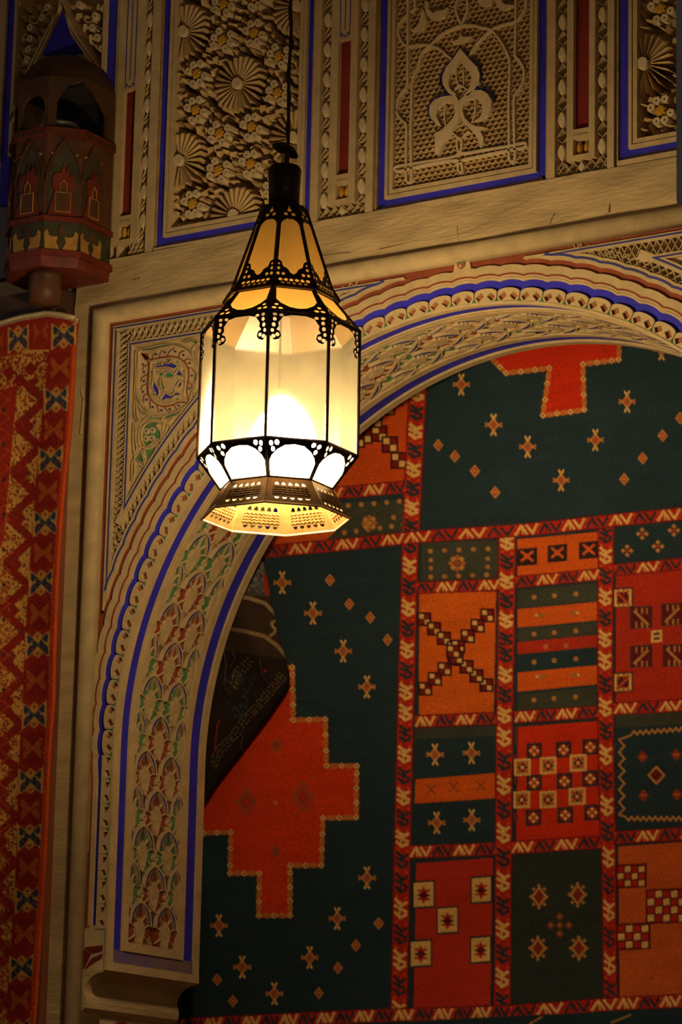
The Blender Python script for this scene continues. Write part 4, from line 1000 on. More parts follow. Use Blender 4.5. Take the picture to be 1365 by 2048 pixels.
for i in range(60):      # abrash: faint horizontal streaks in the dark ground
    x = rr.uniform(560, 1350); y = rr.uniform(720, 2040); D_.line([(x, y), (x+rr.uniform(60, 220), y-rr.uniform(4, 14))], rr.uniform(2, 5), tuple(c*rr.uniform(0.75, 1.5) for c in TEAL))
def quad(x0, y0, x1, y1, col, sl=0.07, sr=None):
    dy = (x1-x0)*sl; D_.poly([(x0, y0), (x1, y0-dy), (x1, y1-dy), (x0, y1)], col)
def staff(A, B, w_, period, vertical, ph=0.0):
    """border band with alternating yellow and dark zigzag figures"""
    (xa, ya), (xb, yb) = A, B; L = math.hypot(xb-xa, yb-ya); tx, ty = (xb-xa)/L, (yb-ya)/L; nx, ny = -ty, tx
    D_.poly([(xa+nx*w_/2, ya+ny*w_/2), (xb+nx*w_/2, yb+ny*w_/2), (xb-nx*w_/2, yb-ny*w_/2), (xa-nx*w_/2, ya-ny*w_/2)], BRED)
    for s in (-1, 1): D_.line([(xa+nx*s*w_*0.5, ya+ny*s*w_*0.5), (xb+nx*s*w_*0.5, yb+ny*s*w_*0.5)], 2.2, WINE)
    n = int(L/period+0.5); pr_ = L/max(n, 1)
    g = lambda t, o: (xa+tx*t+nx*o*w_, ya+ty*t+ny*o*w_)
    for k in range(2*n):
        c = YEL if (k+int(ph)) % 2 == 0 else DTEAL; t0 = k*pr_/2; q = pr_/2
        zz = lambda a, b, sh: D_.line([g(t0+q*(a+sh), -0.34), g(t0+q*(a+0.26+sh), 0.34)], w_*0.185, c)
        if vertical:
            D_.line([g(t0+q*0.10, 0.34), g(t0+q*0.36, -0.05), g(t0+q*0.22, -0.34)], w_*0.185, c); D_.line([g(t0+q*0.36, 0.36), g(t0+q*0.60, -0.34)], w_*0.185, c)
            D_.line([g(t0+q*0.62, 0.34), g(t0+q*0.82, 0.0), g(t0+q*0.70, -0.32)], w_*0.185, c); D_.line([g(t0+q*0.22, 0.0), g(t0+q*0.85, 0.10)], w_*0.11, c)
        else:
            D_.line([g(t0+q*0.04, 0.36), g(t0+q*0.30, -0.34), g(t0+q*0.50, 0.34)], w_*0.20, c); D_.line([g(t0+q*0.52, -0.34), g(t0+q*0.74, 0.34), g(t0+q*0.96, -0.36)], w_*0.20, c)
            D_.line([g(t0+q*0.30, -0.34), g(t0+q*0.34, 0.36)], w_*0.10, c)
        D_.diamond(*g(t0+q*0.98, 0.28), w_*0.10, w_*0.10, ORANGE); D_.diamond(*g(t0+q*0.05, -0.3), w_*0.09, w_*0.09, ORANGE)
def xstar(x, y, s=1.0):
    D_.diamond(x, y, 13*s, 15*s, TAN); D_.diamond(x, y, 9*s, 10*s, (0.42, 0.085, 0.02)); D_.diamond(x, y, 4*s, 5*s, (0.30, 0.10, 0.05))
    for dx, dy in ((0, -1), (0, 1), (-1, 0), (1, 0)):
        a, b_ = (13, 22) if dy else (12, 17)
        px_, py_ = -dy, dx
        D_.line([(x+dx*8*s, y+dy*10*s), (x+dx*(a+4)*s, y+dy*(a+4)*s)], 5.5*s, TAN)
        for q in (-1, 1):
            D_.line([(x+dx*a*s, y+dy*a*s), (x+dx*b_*s+px_*(5 if dy else 3.5)*q*s, y+dy*b_*s+py_*(5 if dy else 3.5)*q*s)], 4.0*s, YEL if dy else TAN)
        D_.diamond(x+dx*(a+3)*s, y+dy*(a+3)*s, 2.4*s, 2.4*s, (0.42, 0.085, 0.02))
def bud(x, y, s=1.0):
    D_.diamond(x, y, 10*s, 13*s, TAN); D_.diamond(x, y, 6.5*s, 9*s, (0.40, 0.07, 0.02)); D_.diamond(x, y, 3*s, 4*s, TAN)
def speck(x, y, s=1.0, c=TAN):
    D_.poly([(x+7*s*(1 if k % 2 == 0 else 0.62)*math.cos(k*PI/8), y+7*s*(1 if k % 2 == 0 else 0.62)*math.sin(k*PI/8)) for k in range(16)], c); D_.diamond(x, y, 2.2*s, 2.2*s, BRED)
def stepped(pts, fill):
    D_.poly(pts, fill)
    n = len(pts)
    for k in range(n):
        a, b_ = pts[k], pts[(k+1) % n]; L = math.hypot(b_[0]-a[0], b_[1]-a[1]); m = max(1, int(L/14))
        D_.line([a, b_], 9, (0.58, 0.13, 0.02))
        for i in range(m+1):
            t = i/m; D_.diamond(a[0]+(b_[0]-a[0])*t, a[1]+(b_[1]-a[1])*t, 6.5, 6.5, YEL if i % 2 == 0 else TAN); D_.diamond(a[0]+(b_[0]-a[0])*t, a[1]+(b_[1]-a[1])*t, 2.6, 2.6, RED if i % 2 else DTEAL)
# upper dark field
D_.poly([(855, 780), (850, 1060), (1410, 1008), (1410, 660), (860, 660)], TEAL)
stepped([(955, 690), (1012, 746), (1097, 735), (1084, 830), (1168, 819), (1165, 728), (1239, 720), (1242, 640), (955, 640)], RED)
for x, y in ((925, 770), (988, 850), (1054, 893), (1191, 880), (1256, 804), (1121, 960), (1326, 700)): xstar(x, y, 0.92)
for x, y in ((880, 892), (913, 914), (952, 943), (991, 985), (1287, 917), (1250, 959), (1327, 872), (1362, 837)): bud(x, y)
# orange field with a chequered chain, upper left
D_.poly([(560, 760), (838, 760), (826, 980), (560, 1000)], (0.62, 0.078, 0.010))
def chain(pts, s, sl=0.0):
    for x, y in pts:
        D_.poly([(x-s-4, y-s-4), (x+s+4, y-s-4), (x+s+4, y+s+4), (x-s-4, y+s+4)], (0.045, 0.008, 0.010))
        D_.poly([(x-s, y-s), (x-1, y-s), (x-1, y-1), (x-s, y-1)], YEL); D_.poly([(x+1, y+1), (x+s, y+1), (x+s, y+s), (x+1, y+s)], YEL)
        D_.poly([(x+1, y-s), (x+s, y-s), (x+s, y-1), (x+1, y-1)], (0.22, 0.014, 0.010)); D_.poly([(x-s, y+1), (x-1, y+1), (x-1, y+s), (x-s, y+s)], (0.22, 0.014, 0.010))
chain([(730, 872), (760, 868), (782, 890), (800, 922), (750, 840), (775, 815), (790, 795), (715, 880)], 13)
# olive field with dots, left of the lantern foot
D_.poly([(560, 1012), (814, 1000), (808, 1066), (560, 1092)], OLIVE)
for i in range(6):
    speck(672+i*26, 1014-i*2, 0.8); speck(690+i*24, 1066-i*3, 0.8)
speck(790, 1036, 0.8); speck(680, 1042, .8)
for k in range(8): D_.diamond(741+11*math.cos(k*PI/4), 1047+11*math.sin(k*PI/4), 6, 6, TAN if k % 2 else (0.4, 0.12, 0.03))
D_.diamond(741, 1047, 7, 7, TAN); D_.poly([(560, 1064), (636, 1052), (672, 1064), (640, 1092), (520, 1104)], ORANGE)
# left dark field with the big stepped red figure
D_.poly([(400, 1118), (812, 1084), (806, 1700), (780, 2030), (330, 2060)], TEAL)
for i in range(40):
    x = rr.uniform(560, 720); y = rr.uniform(1140, 2000); D_.line([(x, y), (x+rr.uniform(40, 90), y-rr.uniform(0, 6))], rr.uniform(2, 4), tuple(c*rr.uniform(0.8, 1.45) for c in TEAL))
for x, y in ((566, 1166), (627, 1227), (688, 1303), (737, 1375), (738, 1757), (678, 1838), (622, 1916), (486, 1935), (440, 1852), (550, 1988)): xstar(x, y, 0.95)
for x, y in ((661, 1161), (700, 1209), (743, 1236), (779, 1281), (761, 1848), (716, 1892), (680, 1937), (641, 1987), (436, 1960), (467, 2003)): bud(x, y)
stepped([(380, 1668), (464, 1665), (462, 1748), (521, 1748), (519, 1832), (582, 1832), (582, 1732), (645, 1732), (648, 1637), (716, 1636), (717, 1533), (655, 1533), (652, 1439), (588, 1441), (586, 1335), (540, 1338), (380, 1420)], (0.64, 0.042, 0.008))
for x, y, w_, h in ((495, 1605, 19, 30), (608, 1594, 22, 33), (555, 1492, 10, 15), (554, 1703, 9, 14)):
    D_.diamond(x, y, w_, h, (0.22, 0.10, 0.04)); D_.diamond(x, y, w_-4, h-5, (0.52, 0.05, 0.012)); D_.diamond(x, y, w_*0.55, h*0.5, (0.30, 0.05, 0.02)); D_.diamond(x, y, w_*0.3, h*0.3, RED)
D_.diamond(553, 1607, 4, 5, TAN)
# grid cells of the right half
D_.poly([(848, 1088), (1000, 1080), (996, 1160), (846, 1170)], OLIVE)
for i in range(5): speck(865+i*28, 1104-i*1.5, 0.8); speck(866+i*27, 1156-i*1.5, 0.8)
for y in (1124, 1140): speck(866, y-2, 0.75); speck(976, y-6, 0.75)
for k in range(8): D_.diamond(918+12*math.cos(k*PI/4), 1128+12*math.sin(k*PI/4), 6, 6, TAN if k % 2 else (0.4, 0.12, 0.03))
D_.diamond(918, 1128, 7, 7, (0.32, 0.07, 0.02))
D_.poly([(1034, 1078), (1197, 1064), (1196, 1137), (1034, 1151)], ORANGE)
for x, y in ((1053, 1112), (1114, 1105), (1178, 1099)):
    D_.poly([(x-20, y-14), (x+20, y-18), (x+20, y+17), (x-20, y+20)], DK)
    D_.line([(x-11, y-9), (x+11, y+9)], 5, ORANGE); D_.line([(x-11, y+9), (x+11, y-9)], 5, ORANGE); D_.diamond(x, y, 6, 6, ORANGE)
D_.poly([(1230, 1056), (1410, 1036), (1410, 1112), (1230, 1130)], TEAL)
for x, y in ((1286, 1068), (1349, 1061), (1256, 1102), (1317, 1093)):
    for dx, dy in ((0, -8), (0, 8), (-8, 0), (8, 0)): D_.diamond(x+dx, y+dy, 5, 5, TAN)
    D_.diamond(x, y, 4, 4, BRED)
D_.poly([(840, 1188), (994, 1182), (988, 1430), (838, 1434)], (0.70, 0.118, 0.012)); D_.line([(841, 1188), (839, 1434)], 5, DTEAL); D_.line([(841, 1187), (994, 1181), (988, 1430)], 4, DTEAL)
P = []
for i in range(4): P += [(853+i*19, 1240+i*19), (975-i*19, 1231+i*21), (854+i*19, 1379-i*20), (972-i*19, 1370-i*18)]
P += [(909, 1304)]
chain(P, 10); 
D_.poly([(1034, 1180), (1196, 1164), (1190, 1416), (1032, 1424)], TEAL)
for y0, y1, c in ((1218, 1255, ORANGE), (1284, 1308, (0.42, 0.03, 0.012)), (1345, 1383, ORANGE)): D_.poly([(1034, y0), (1196, y0-14), (1196, y1-14), (1034, y1)], c)
D_.poly([(1034, 1180), (1196, 1166), (1196, 1202), (1034, 1216)], OLIVE); D_.poly([(1034, 1258), (1196, 1244), (1196, 1268), (1034, 1282)], OLIVE); D_.poly([(1034, 1388), (1196, 1374), (1192, 1412), (1034, 1420)], OLIVE)
for y in (1194, 1268, 1324, 1400):
    for x in (1067, 1108, 1152): speck(x, y-(x-1067)*0.07, 0.85)
for x, y in ((1091, 1293), (1132, 1291)): speck(x, y, 0.9, (0.5, 0.16, 0.05))
for x, y in ((1080, 1231), (1148, 1226), (1082, 1353), (1150, 1350)): D_.poly([(x-12, y), (x, y-4), (x+14, y), (x, y+4)], (0.35, 0.16, 0.04)); D_.diamond(x+(8 if x > 1100 else -8), y, 5, 3, YEL)
D_.poly([(1230, 1152), (1410, 1136), (1410, 1398), (1230, 1408)], (0.45, 0.030, 0.012)); D_.line([(1231, 1152), (1231, 1406)], 4, DTEAL)
def tower(x, y, s, c, bgc, diag):
    D_.poly([(x-s-3, y-s-3), (x+s+3, y-s-5), (x+s+3, y+s+1), (x-s-3, y+s+3)], DTEAL); D_.poly([(x-s, y-s), (x+s, y-s-2), (x+s, y+s-2), (x-s, y+s)], bgc)
    if bgc != WINE: D_.poly([(x-s+5, y-s+5), (x+s-5, y-s+3), (x+s-5, y+s-7), (x-s+5, y+s-5)], WINE)
    D_.line([(x-s*0.7, y-diag*s*0.7), (x+s*0.7, y+diag*s*0.7)], 4.5, c)
    for o in (-0.5, 0.1, 0.6): D_.line([(x+o*s, y-s), (x+o*s, y-s*0.5)], 3.5, c); D_.line([(x+o*s, y+s), (x+o*s, y+s*0.5)], 3.5, c)
for x, y in ((1247, 1197), (1247, 1366)): tower(x, y, 17, (0.5, 0.08, 0.02), YEL, 1 if y < 1300 else -1)
for x, y, d in ((1283, 1236, 1), (1283, 1314, -1), (1345, 1230, -1), (1348, 1312, 1)): tower(x, y, 19, TAN, WINE, d)
D_.poly([(1303, 1262), (1325, 1260), (1325, 1284), (1303, 1286)], YEL); D_.poly([(1308, 1266), (1320, 1265), (1320, 1279), (1308, 1280)], WINE); D_.line([(1309, 1273), (1319, 1272)], 4, YEL)
D_.poly([(834, 1458), (990, 1450), (988, 1684), (830, 1692)], TEAL); D_.poly([(834, 1459), (990, 1451), (990, 1470), (834, 1480)], OLIVE)
D_.poly([(834, 1560), (988, 1546), (988, 1596), (832, 1608)], ORANGE)
for x, y in ((872, 1510), (942, 1506), (874, 1646), (942, 1640)): xstar(x, y, 0.92)
for x, y in ((864, 1580), (907, 1574), (960, 1571)): D_.line([(x-8, y-9), (x+8, y+9)], 3, (0.25, 0.06, 0.02)); D_.line([(x-8, y+9), (x+8, y-9)], 3, (0.25, 0.06, 0.02))
D_.poly([(1030, 1453), (1196, 1442), (1202, 1672), (1028, 1682)], RED); D_.line([(1033, 1452), (1030, 1682)], 4, DTEAL); D_.line([(1033, 1452), (1196, 1441)], 4, DTEAL)
def check(x, y, s, dark):
    D_.poly([(x-s-2, y-s-2), (x+s+2, y-s-3), (x+s+2, y+s+1), (x-s-2, y+s+2)], DTEAL if dark else YEL)
    D_.poly([(x-s+2, y-s+2), (x+s-2, y-s+1), (x+s-2, y+s-3), (x-s+2, y+s-2)], WINE if dark else TAN)
    if dark:
        for dx, dy in ((0, -1), (0, 1), (-1, 0), (1, 0)): D_.diamond(x+dx*s*0.5, y+dy*s*0.5, 4.5, 4.5, YEL)
        D_.line([(x-s*0.6, y-s*0.6), (x+s*0.6, y+s*0.6)], 3.5, BRED); D_.line([(x-s*0.6, y+s*0.6), (x+s*0.6, y-s*0.6)], 3.5, BRED)
    else:
        D_.diamond(x, y, s*0.75, s*0.75, OLIVE); D_.line([(x-s*0.6, y-s*0.6), (x+s*0.6, y+s*0.6)], 3, RED); D_.line([(x-s*0.6, y+s*0.6), (x+s*0.6, y-s*0.6)], 3, RED); D_.diamond(x, y, 4, 4, YEL)
for x, y in ((1068, 1502), (1128, 1500), (1182, 1495), (1068, 1566), (1130, 1563), (1182, 1558), (1067, 1636), (1132, 1631), (1186, 1626)): check(x, y, 14, True)
for x, y in ((1044, 1535), (1097, 1532), (1158, 1527), (1043, 1600), (1097, 1600), (1156, 1594)): check(x, y, 15, False)
D_.poly([(1232, 1430), (1410, 1420), (1410, 1662), (1232, 1664)], TEAL); D_.poly([(1232, 1430), (1410, 1420), (1410, 1446), (1232, 1456)], OLIVE)
zz = [(1258, 1468+0)]
zz = [(1365-i*6, 1459+i*0.45+(4 if i % 2 else -4)) for i in range(-6, 18)]
zz += [(1245+(5 if i % 2 else -6), 1480+i*12.5) for i in range(13)]
zz += [(1252+i*6, 1638+(4 if i % 2 else -4)) for i in range(26)]
D_.line(zz, 3.6, TAN)
D_.diamond(1314, 1551, 18, 20, TAN); D_.diamond(1314, 1551, 13, 14, WINE)
for x, y in ((1286, 1514), (1354, 1510), (1288, 1591), (1356, 1590)): D_.diamond(x, y, 11, 13, (0.26, 0.035, 0.015)); D_.diamond(x-3, y, 2.5, 2.5, TAN); D_.diamond(x+3, y, 2.5, 2.5, TAN)
D_.poly([(832, 1726), (984, 1714), (980, 2010), (824, 2018)], (0.50, 0.032, 0.012)); D_.line([(832, 1725), (826, 2016)], 4, DTEAL); D_.line([(832, 1726), (984, 1714)], 3, DTEAL)
for x, y in ((848, 1791), (961, 1781), (894, 1842), (842, 1909), (960, 1901)):
    D_.poly([(x-22, y-28), (x+22, y-31), (x+22, y+25), (x-22, y+28)], DTEAL); D_.poly([(x-19, y-24), (x+19, y-27), (x+19, y+21), (x-19, y+24)], YEL)
    D_.diamond(x, y, 9, 18, BRED); D_.diamond(x, y, 14, 6, WINE); D_.line([(x-11, y-9), (x+11, y-9)], 4, BRED); D_.line([(x-11, y+8), (x+11, y+8)], 4, BRED); D_.diamond(x, y, 5, 9, WINE)
D_.poly([(1026, 1712), (1206, 1700), (1210, 2006), (1024, 2012)], (0.030, 0.036, 0.028))
for x, y in ((1079, 1794), (1157, 1790), (1077, 1897), (1159, 1897)):
    D_.diamond(x, y, 17, 22, TAN); D_.diamond(x, y, 11, 15, (0.22, 0.03, 0.015))
    for k in range(8): D_.diamond(x+16*math.cos(k*PI/4), y+22*math.sin(k*PI/4), 4, 4, TAN)
for dx, dy in ((0, 0), (0, -17), (0, 17), (-18, 0), (18, 0)): D_.diamond(1121+dx, 1851+dy, 8, 9, (0.26, 0.06, 0.02)); D_.diamond(1121+dx, 1851+dy, 3, 3, TAN)
D_.poly([(1236, 1694), (1410, 1682), (1410, 1996), (1238, 2000)], (0.58, 0.10, 0.018)); D_.line([(1236, 1692), (1238, 2000)], 4, DTEAL)
def checks(x0, y0, nx, ny, s):
    D_.poly([(x0-3, y0-3), (x0+nx*s+3, y0-6), (x0+nx*s+3, y0+ny*s), (x0-3, y0+ny*s+3)], WINE)
    for j in range(ny):
        for i in range(nx): D_.poly([(x0+i*s+1, y0+j*s+1), (x0+i*s+s-2, y0+j*s), (x0+i*s+s-2, y0+j*s+s-3), (x0+i*s+1, y0+j*s+s-2)], YEL if (i+j) % 2 else BRED)
checks(1236, 1733, 4, 3, 14); checks(1296, 1782, 6, 4, 16); checks(1236, 1851, 4, 3, 16)
# border bands
staff((838, 770), (825, 1075), 35, 84, True); staff((825, 1072), (816, 1407), 33, 88, True, 1); staff((816, 1407), (806, 1743), 32, 88, True); staff((806, 1743), (799, 2050), 32, 88, True, 1)
staff((1014, 1066), (1011, 1300), 33, 90, True); staff((1011, 1290), (1007, 1451), 33, 82, True, 1); staff((1007, 1451), (1004, 2030), 34, 95, True)
staff((1213, 1050), (1211, 1300), 31, 84, True, 1); staff((1211, 1300), (1213, 1486), 31, 90, True); staff((1213, 1486), (1217, 1690), 31, 88, True); staff((1218, 1690), (1221, 2010), 28, 94, True)
staff((560, 996), (814, 975), 24, 96, False); staff((440, 1113), (812, 1078), 24, 98, False, 1)
staff((812, 1078), (1028, 1061), 24, 96, False); staff((1028, 1061), (1410, 1023), 25, 100, False)
staff((836, 1178), (999, 1169), 23, 98, False, 1); staff((1030, 1164), (1200, 1149), 23, 96, False, 1); staff((1229, 1141), (1410, 1123), 23, 96, False, 1)
staff((834, 1445), (990, 1436), 24, 98, False); staff((1028, 1434), (1198, 1424), 24, 100, False); staff((1229, 1418), (1410, 1409), 24, 98, False)
staff((822, 1705), (990, 1697), 25, 84, False); staff((1022, 1696), (1202, 1685), 25, 98, False); staff((1229, 1676), (1410, 1666), 25, 98, False, 1)
staff((330, 2052), (560, 2041), 26, 92, False); staff((560, 2041), (790, 2031), 26, 92, False); staff((790, 2031), (1020, 2024), 26, 92, False); staff((1020, 2024), (1235, 2008), 26, 96, False, 1); staff((1235, 2008), (1410, 2001), 26, 96, False)
D_.poly([(330, 2066), (1410, 2014), (1410, 2080), (330, 2080)], TEAL)
D_.line([(1060, 2048), (1085, 2034)], 3, TAN); D_.line([(1222, 2046), (1262, 2030)], 3, TAN)
D_.blur()
def textile(name, X, Y, Z, C, m, parent=None):
    ny, nx = X.shape
    v = np.stack([X, Y, Z], -1).reshape(-1, 3); idx = np.arange(nx*ny).reshape(ny, nx)
    f = np.stack([idx[:-1, :-1], idx[:-1, 1:], idx[1:, 1:], idx[1:, :-1]], -1).reshape(-1, 4)
    me = bpy.data.meshes.new(name); me.vertices.add(len(v)); me.vertices.foreach_set('co', v.astype(np.float32).ravel())
    me.loops.add(len(f)*4); me.loops.foreach_set('vertex_index', f.astype(np.int32).ravel()); me.polygons.add(len(f))
    me.polygons.foreach_set('loop_start', np.arange(0, len(f)*4, 4, dtype=np.int32)); me.polygons.foreach_set('loop_total', np.full(len(f), 4, np.int32))
    at = me.color_attributes.new('yarn', 'FLOAT_COLOR', 'POINT'); c4 = np.ones((len(v), 4), np.float32); c4[:, :3] = C.reshape(-1, 3); at.data.foreach_set('color', c4.ravel())
    me.materials.append(M[m]); me.update(); me.validate()
    me.polygons.foreach_set('use_smooth', np.ones(len(f), bool))
    o = bpy.data.objects.new(name, me); COL.objects.link(o); put(o, parent); return o
def lumin(C): return C @ np.array([0.3, 0.5, 0.2])
YC = 0.585
gx = np.arange(-0.92, 1.30, 0.0029); gz = np.arange(4.32, 2.08, -0.0030)
X, Z = np.meshgrid(gx, gz); Y0 = np.full_like(X, YC)
U_, V_ = prj_np(np.stack([X, Y0, Z], -1))
Cc = D_.sample(U_, V_)
Y = Y0+0.006*np.sin(X*5+0.6*np.sin(Z*3))+0.004*np.sin(X*11-Z*2)-0.004*np.clip(lumin(Cc), 0, .5)
carpet = textile('wall_carpet', X, Y, Z, Cc, 'carpet')
tag(carpet, 'large dark teal and red woven carpet hanging on the wall behind the arch', 'carpet')
# its hem: a rolled selvedge along the upper edge keeps it a thick textile
b = MB(); b.tube([(-0.92, YC, 4.322), (0.2, YC+0.002, 4.324), (1.30, YC, 4.322)], 0.008, 'postwood'); b.build('rolled_hem', carpet)

# ------------------------------------------------------------------ red pile rug on the left
R_ = Dye(-70, 600, 175, 2080, (0.34, 0.026, 0.012))
edge_y = [600, 636, 700, 800, 860, 1000, 1150, 1300, 1400, 1500, 1650, 1800, 1950, 2048, 2100]
edge_x = [162, 158, 152, 147, 143, 128, 118, 112, 110, 102, 96, 88, 78, 72, 69]
ex = lambda y: float(np.interp(y, edge_y, edge_x))
my = [672, 800, 920, 1046, 1166, 1290, 1431, 1563, 1674, 1800, 1937, 2065]; mx = [128, 113, 102, 91, 83, 76, 69, 62, 60, 55, 44, 36]
cx_ = lambda y: float(np.interp(y, my, mx))
RYEL = (0.60, 0.30, 0.065); RBLU = (0.035, 0.05, 0.075); ROR = (0.50, 0.10, 0.02)
rr = random.Random(9)
# inner speckled band running down beside the motif column, zigzag diamonds in it
for y in range(700, 2080, 3):
    c = cx_(y); x1 = c-26; x0 = x1-54-max(0, min(1, (y-1080)/120))*60
    R_.poly([(x0, y), (x1, y), (x1, y+3), (x0, y+3)], RYEL)
for k in range(30):      # red stepped zigzag lattice across the yellow band
    y = 715+k*92; 
    for (dx0, dy0, dx1, dy1) in ((-28, 0, -78, 46), (-78, 46, -28, 92), (-78, 46, -130, 92), (-130, 0, -78, 46)):
        if y < 1100 and dx0+dx1 < -160: continue
        n_ = 5
        for q in range(n_):
            t = q/n_; xx = cx_(y)+dx0+(dx1-dx0)*(t+0.1); yy = y+dy0+(dy1-dy0)*(t+0.1)
            R_.poly([(xx-9, yy-4), (xx, yy-11), (xx+9, yy-4), (xx+9, yy+4), (xx, yy+11), (xx-9, yy+4)], (0.26, 0.018, 0.010))
    R_.diamond(cx_(y)-54, y+46, 11, 13, (0.26, 0.018, 0.010))
for i in range(3600):
    y = rr.uniform(705, 2075); c = cx_(y); x = rr.uniform(c-140, c-27)
    if y < 1150 and x < c-80: continue
    R_.diamond(x, y, 2.5, 3.0, (0.28, 0.025, 0.012) if rr.random() < 0.85 else (0.10, 0.05, 0.03))
# upper yellow band
R_.poly([(-70, 728), (95, 700), (90, 748), (20, 775), (-70, 800)], RYEL)
for i in range(420):
    x = rr.uniform(-70, 95); y = 728-(x+70)*0.17+rr.uniform(2, 60)
    R_.diamond(x, y, 2.6, 3.2, (0.28, 0.025, 0.012))
for x, y in ((18, 745), (62, 738), (-20, 752), (40, 762)): R_.diamond(x, y, 14, 15, (0.26, 0.018, 0.010))
# inner red field with dull orange lattice
for k in range(-2, 40):
    y = 800+k*34
    R_.line([(-70, y), (20, y+70)], 3, (0.42, 0.06, 0.015)); R_.line([(-70, y+70), (20, y)], 3, (0.42, 0.06, 0.015))
for y in range(820, 1400, 70): R_.diamond(8, y, 4, 7, (0.05, 0.03, 0.03))
for y in range(700, 2080, 3):   # repaint band over the field's lattice edge
    pass
def butterfly(x, y, sx, sy, c1, c2, sl):
    P = lambda a, b_: (x+a*sx+b_*0.0, y+b_*sy-a*sl)
    if c2:
        R_.poly([P(-1.12, -1.15), P(-0.35, -0.62), P(0.35, -0.62), P(1.12, -1.15), P(1.12, 1.15), P(0.35, 0.62), P(-0.35, 0.62), P(-1.12, 1.15)], c2)
        R_.poly([P(-0.45, -0.75), P(0, -1.12), P(0.45, -0.75), P(0, -0.4)], c2); R_.poly([P(-0.45, 0.75), P(0, 1.12), P(0.45, 0.75), P(0, 0.4)], c2)
    for s in (-1, 1):
        R_.poly([P(s*0.12, 0), P(s*0.95, -0.92), P(s*0.95, -0.3), P(s*0.7, 0), P(s*0.95, 0.3), P(s*0.95, 0.92)], c1)
        if c2:
            R_.diamond(*P(s*0.62, -0.12), 3.4, 3.4, c2); R_.diamond(*P(s*0.55, 0.30), 3, 3, (0.34, 0.026, 0.012)); R_.diamond(*P(s*0.45, -0.35), 2.6, 2.6, c2)
    if c2: R_.line([P(-0.8, -0.8), P(0.8, 0.8)], 3, c1); R_.line([P(-0.8, 0.8), P(0.8, -0.8)], 3, c1); R_.diamond(*P(0, -0.72), 3.5, 4, (0.4, 0.03, 0.015)); R_.diamond(*P(0, 0.72), 3.5, 4, (0.4, 0.03, 0.015))
for y in my: butterfly(cx_(y), y, 22, 24, RBLU, RYEL, 2)
for a, b_ in zip(my[:-1], my[1:]):
    y = (a+b_)/2; R_.poly([(cx_(y)-24, y-30), (cx_(y)+24, y-32), (cx_(y)+22, y+30), (cx_(y)-24, y+32)], (0.28, 0.020, 0.010))
    butterfly(cx_(y), y, 19, 22, (0.44, 0.085, 0.02), None, 2); R_.line([(cx_(y)-16, y-18), (cx_(y)+16, y+18)], 4, (0.46, 0.10, 0.02)); R_.line([(cx_(y)-16, y+18), (cx_(y)+16, y-18)], 4, (0.46, 0.10, 0.02))
butterfly(37, 679, 19, 25, RBLU, RYEL, 3); butterfly(82, 665, 15, 22, (0.42, 0.08, 0.02), None, 3); butterfly(-4, 684, 12, 22, (0.42, 0.08, 0.02), None, 3); butterfly(-40, 690, 18, 25, RBLU, RYEL, 3)
# bright selvedge on the outer edge and pale binding on top
for y in range(690, 2080, 4): R_.poly([(ex(y)-9-4*min(1, (y-690)/500), y), (ex(y)+8, y), (ex(y+4)+8, y+4), (ex(y+4)-9-4*min(1, (y-690)/500), y+4)], (0.52, 0.065, 0.012))
topy = lambda x: float(np.interp(x, [-70, 0, 40, 95, 130, 160], [656, 645, 633, 624, 629, 638]))
for x in range(-70, 176, 2): R_.poly([(x, topy(x)-12), (x+2, topy(x+2)-12), (x+2, topy(x+2)+9), (x, topy(x)+9)], (0.58, 0.40, 0.20))
R_.blur()
nu, nv = 190, 900
Uu = np.zeros((nv, nu)); Vv = np.zeros((nv, nu))
for j in range(nv):
    t = j/(nv-1)
    for i in range(nu):
        s_ = i/(nu-1); x0 = -66; yb = 2074
        yy = 640+(yb-640)*t; xr = ex(yy)
        x = x0+(xr-x0)*s_; y = topy(x)+(yb-topy(x))*t
        Uu[j, i] = x0+(ex(y)-x0)*s_; Vv[j, i] = y
def px_np(U, V, Y):
    d = ((U-682.5)/FPX)[..., None]*CR-((V-1024)/FPX)[..., None]*CU+CF
    t = (Y-CP[1])/d[..., 1]; return CP+t[..., None]*d
ds = (np.array([[ex(v) for v in r_] for r_ in Vv])-Uu)
P0 = px_np(Uu, Vv, np.full_like(Uu, -0.10))
fold = 0.018*np.sin((ds-30)/26+0.5*np.sin(Vv/170))*np.clip((Vv-660)/250, 0, 1)
rng = np.random.default_rng(4)
Yr = -0.115+fold*0.8+rng.normal(0, 0.0007, Uu.shape)
Yr = np.where(ds < 5, Yr+0.012*(1-ds/5), Yr)
Yr = np.where(Vv < np.array([[topy(u) for u in r_] for r_ in Uu])+6, Yr+0.004, Yr)
P1 = px_np(Uu, Vv, Yr)
rug = textile('pile_rug', P1[..., 0], P1[..., 1], P1[..., 2], R_.sample(Uu, Vv), 'rug')
tag(rug, 'red pile rug with yellow lattice and dark butterfly squares hanging at the left', 'rug')
# backing layer gives the rug its thickness and its selvedge
b = MB(); L_ = [(ex(y)+1, y) for y in range(640, 2075, 40)]
b.tube([tuple(px(x-2.5, y, -0.098)) for x, y in L_], 0.0045, 'rust', 6); b.build('selvedge_cord', rug, True)
b = MB(); b.tube([tuple(px(x, topy(x)+1, -0.108)) for x in range(-66, 160, 12)], 0.007, 'disc', 6); b.build('top_binding', rug, True)

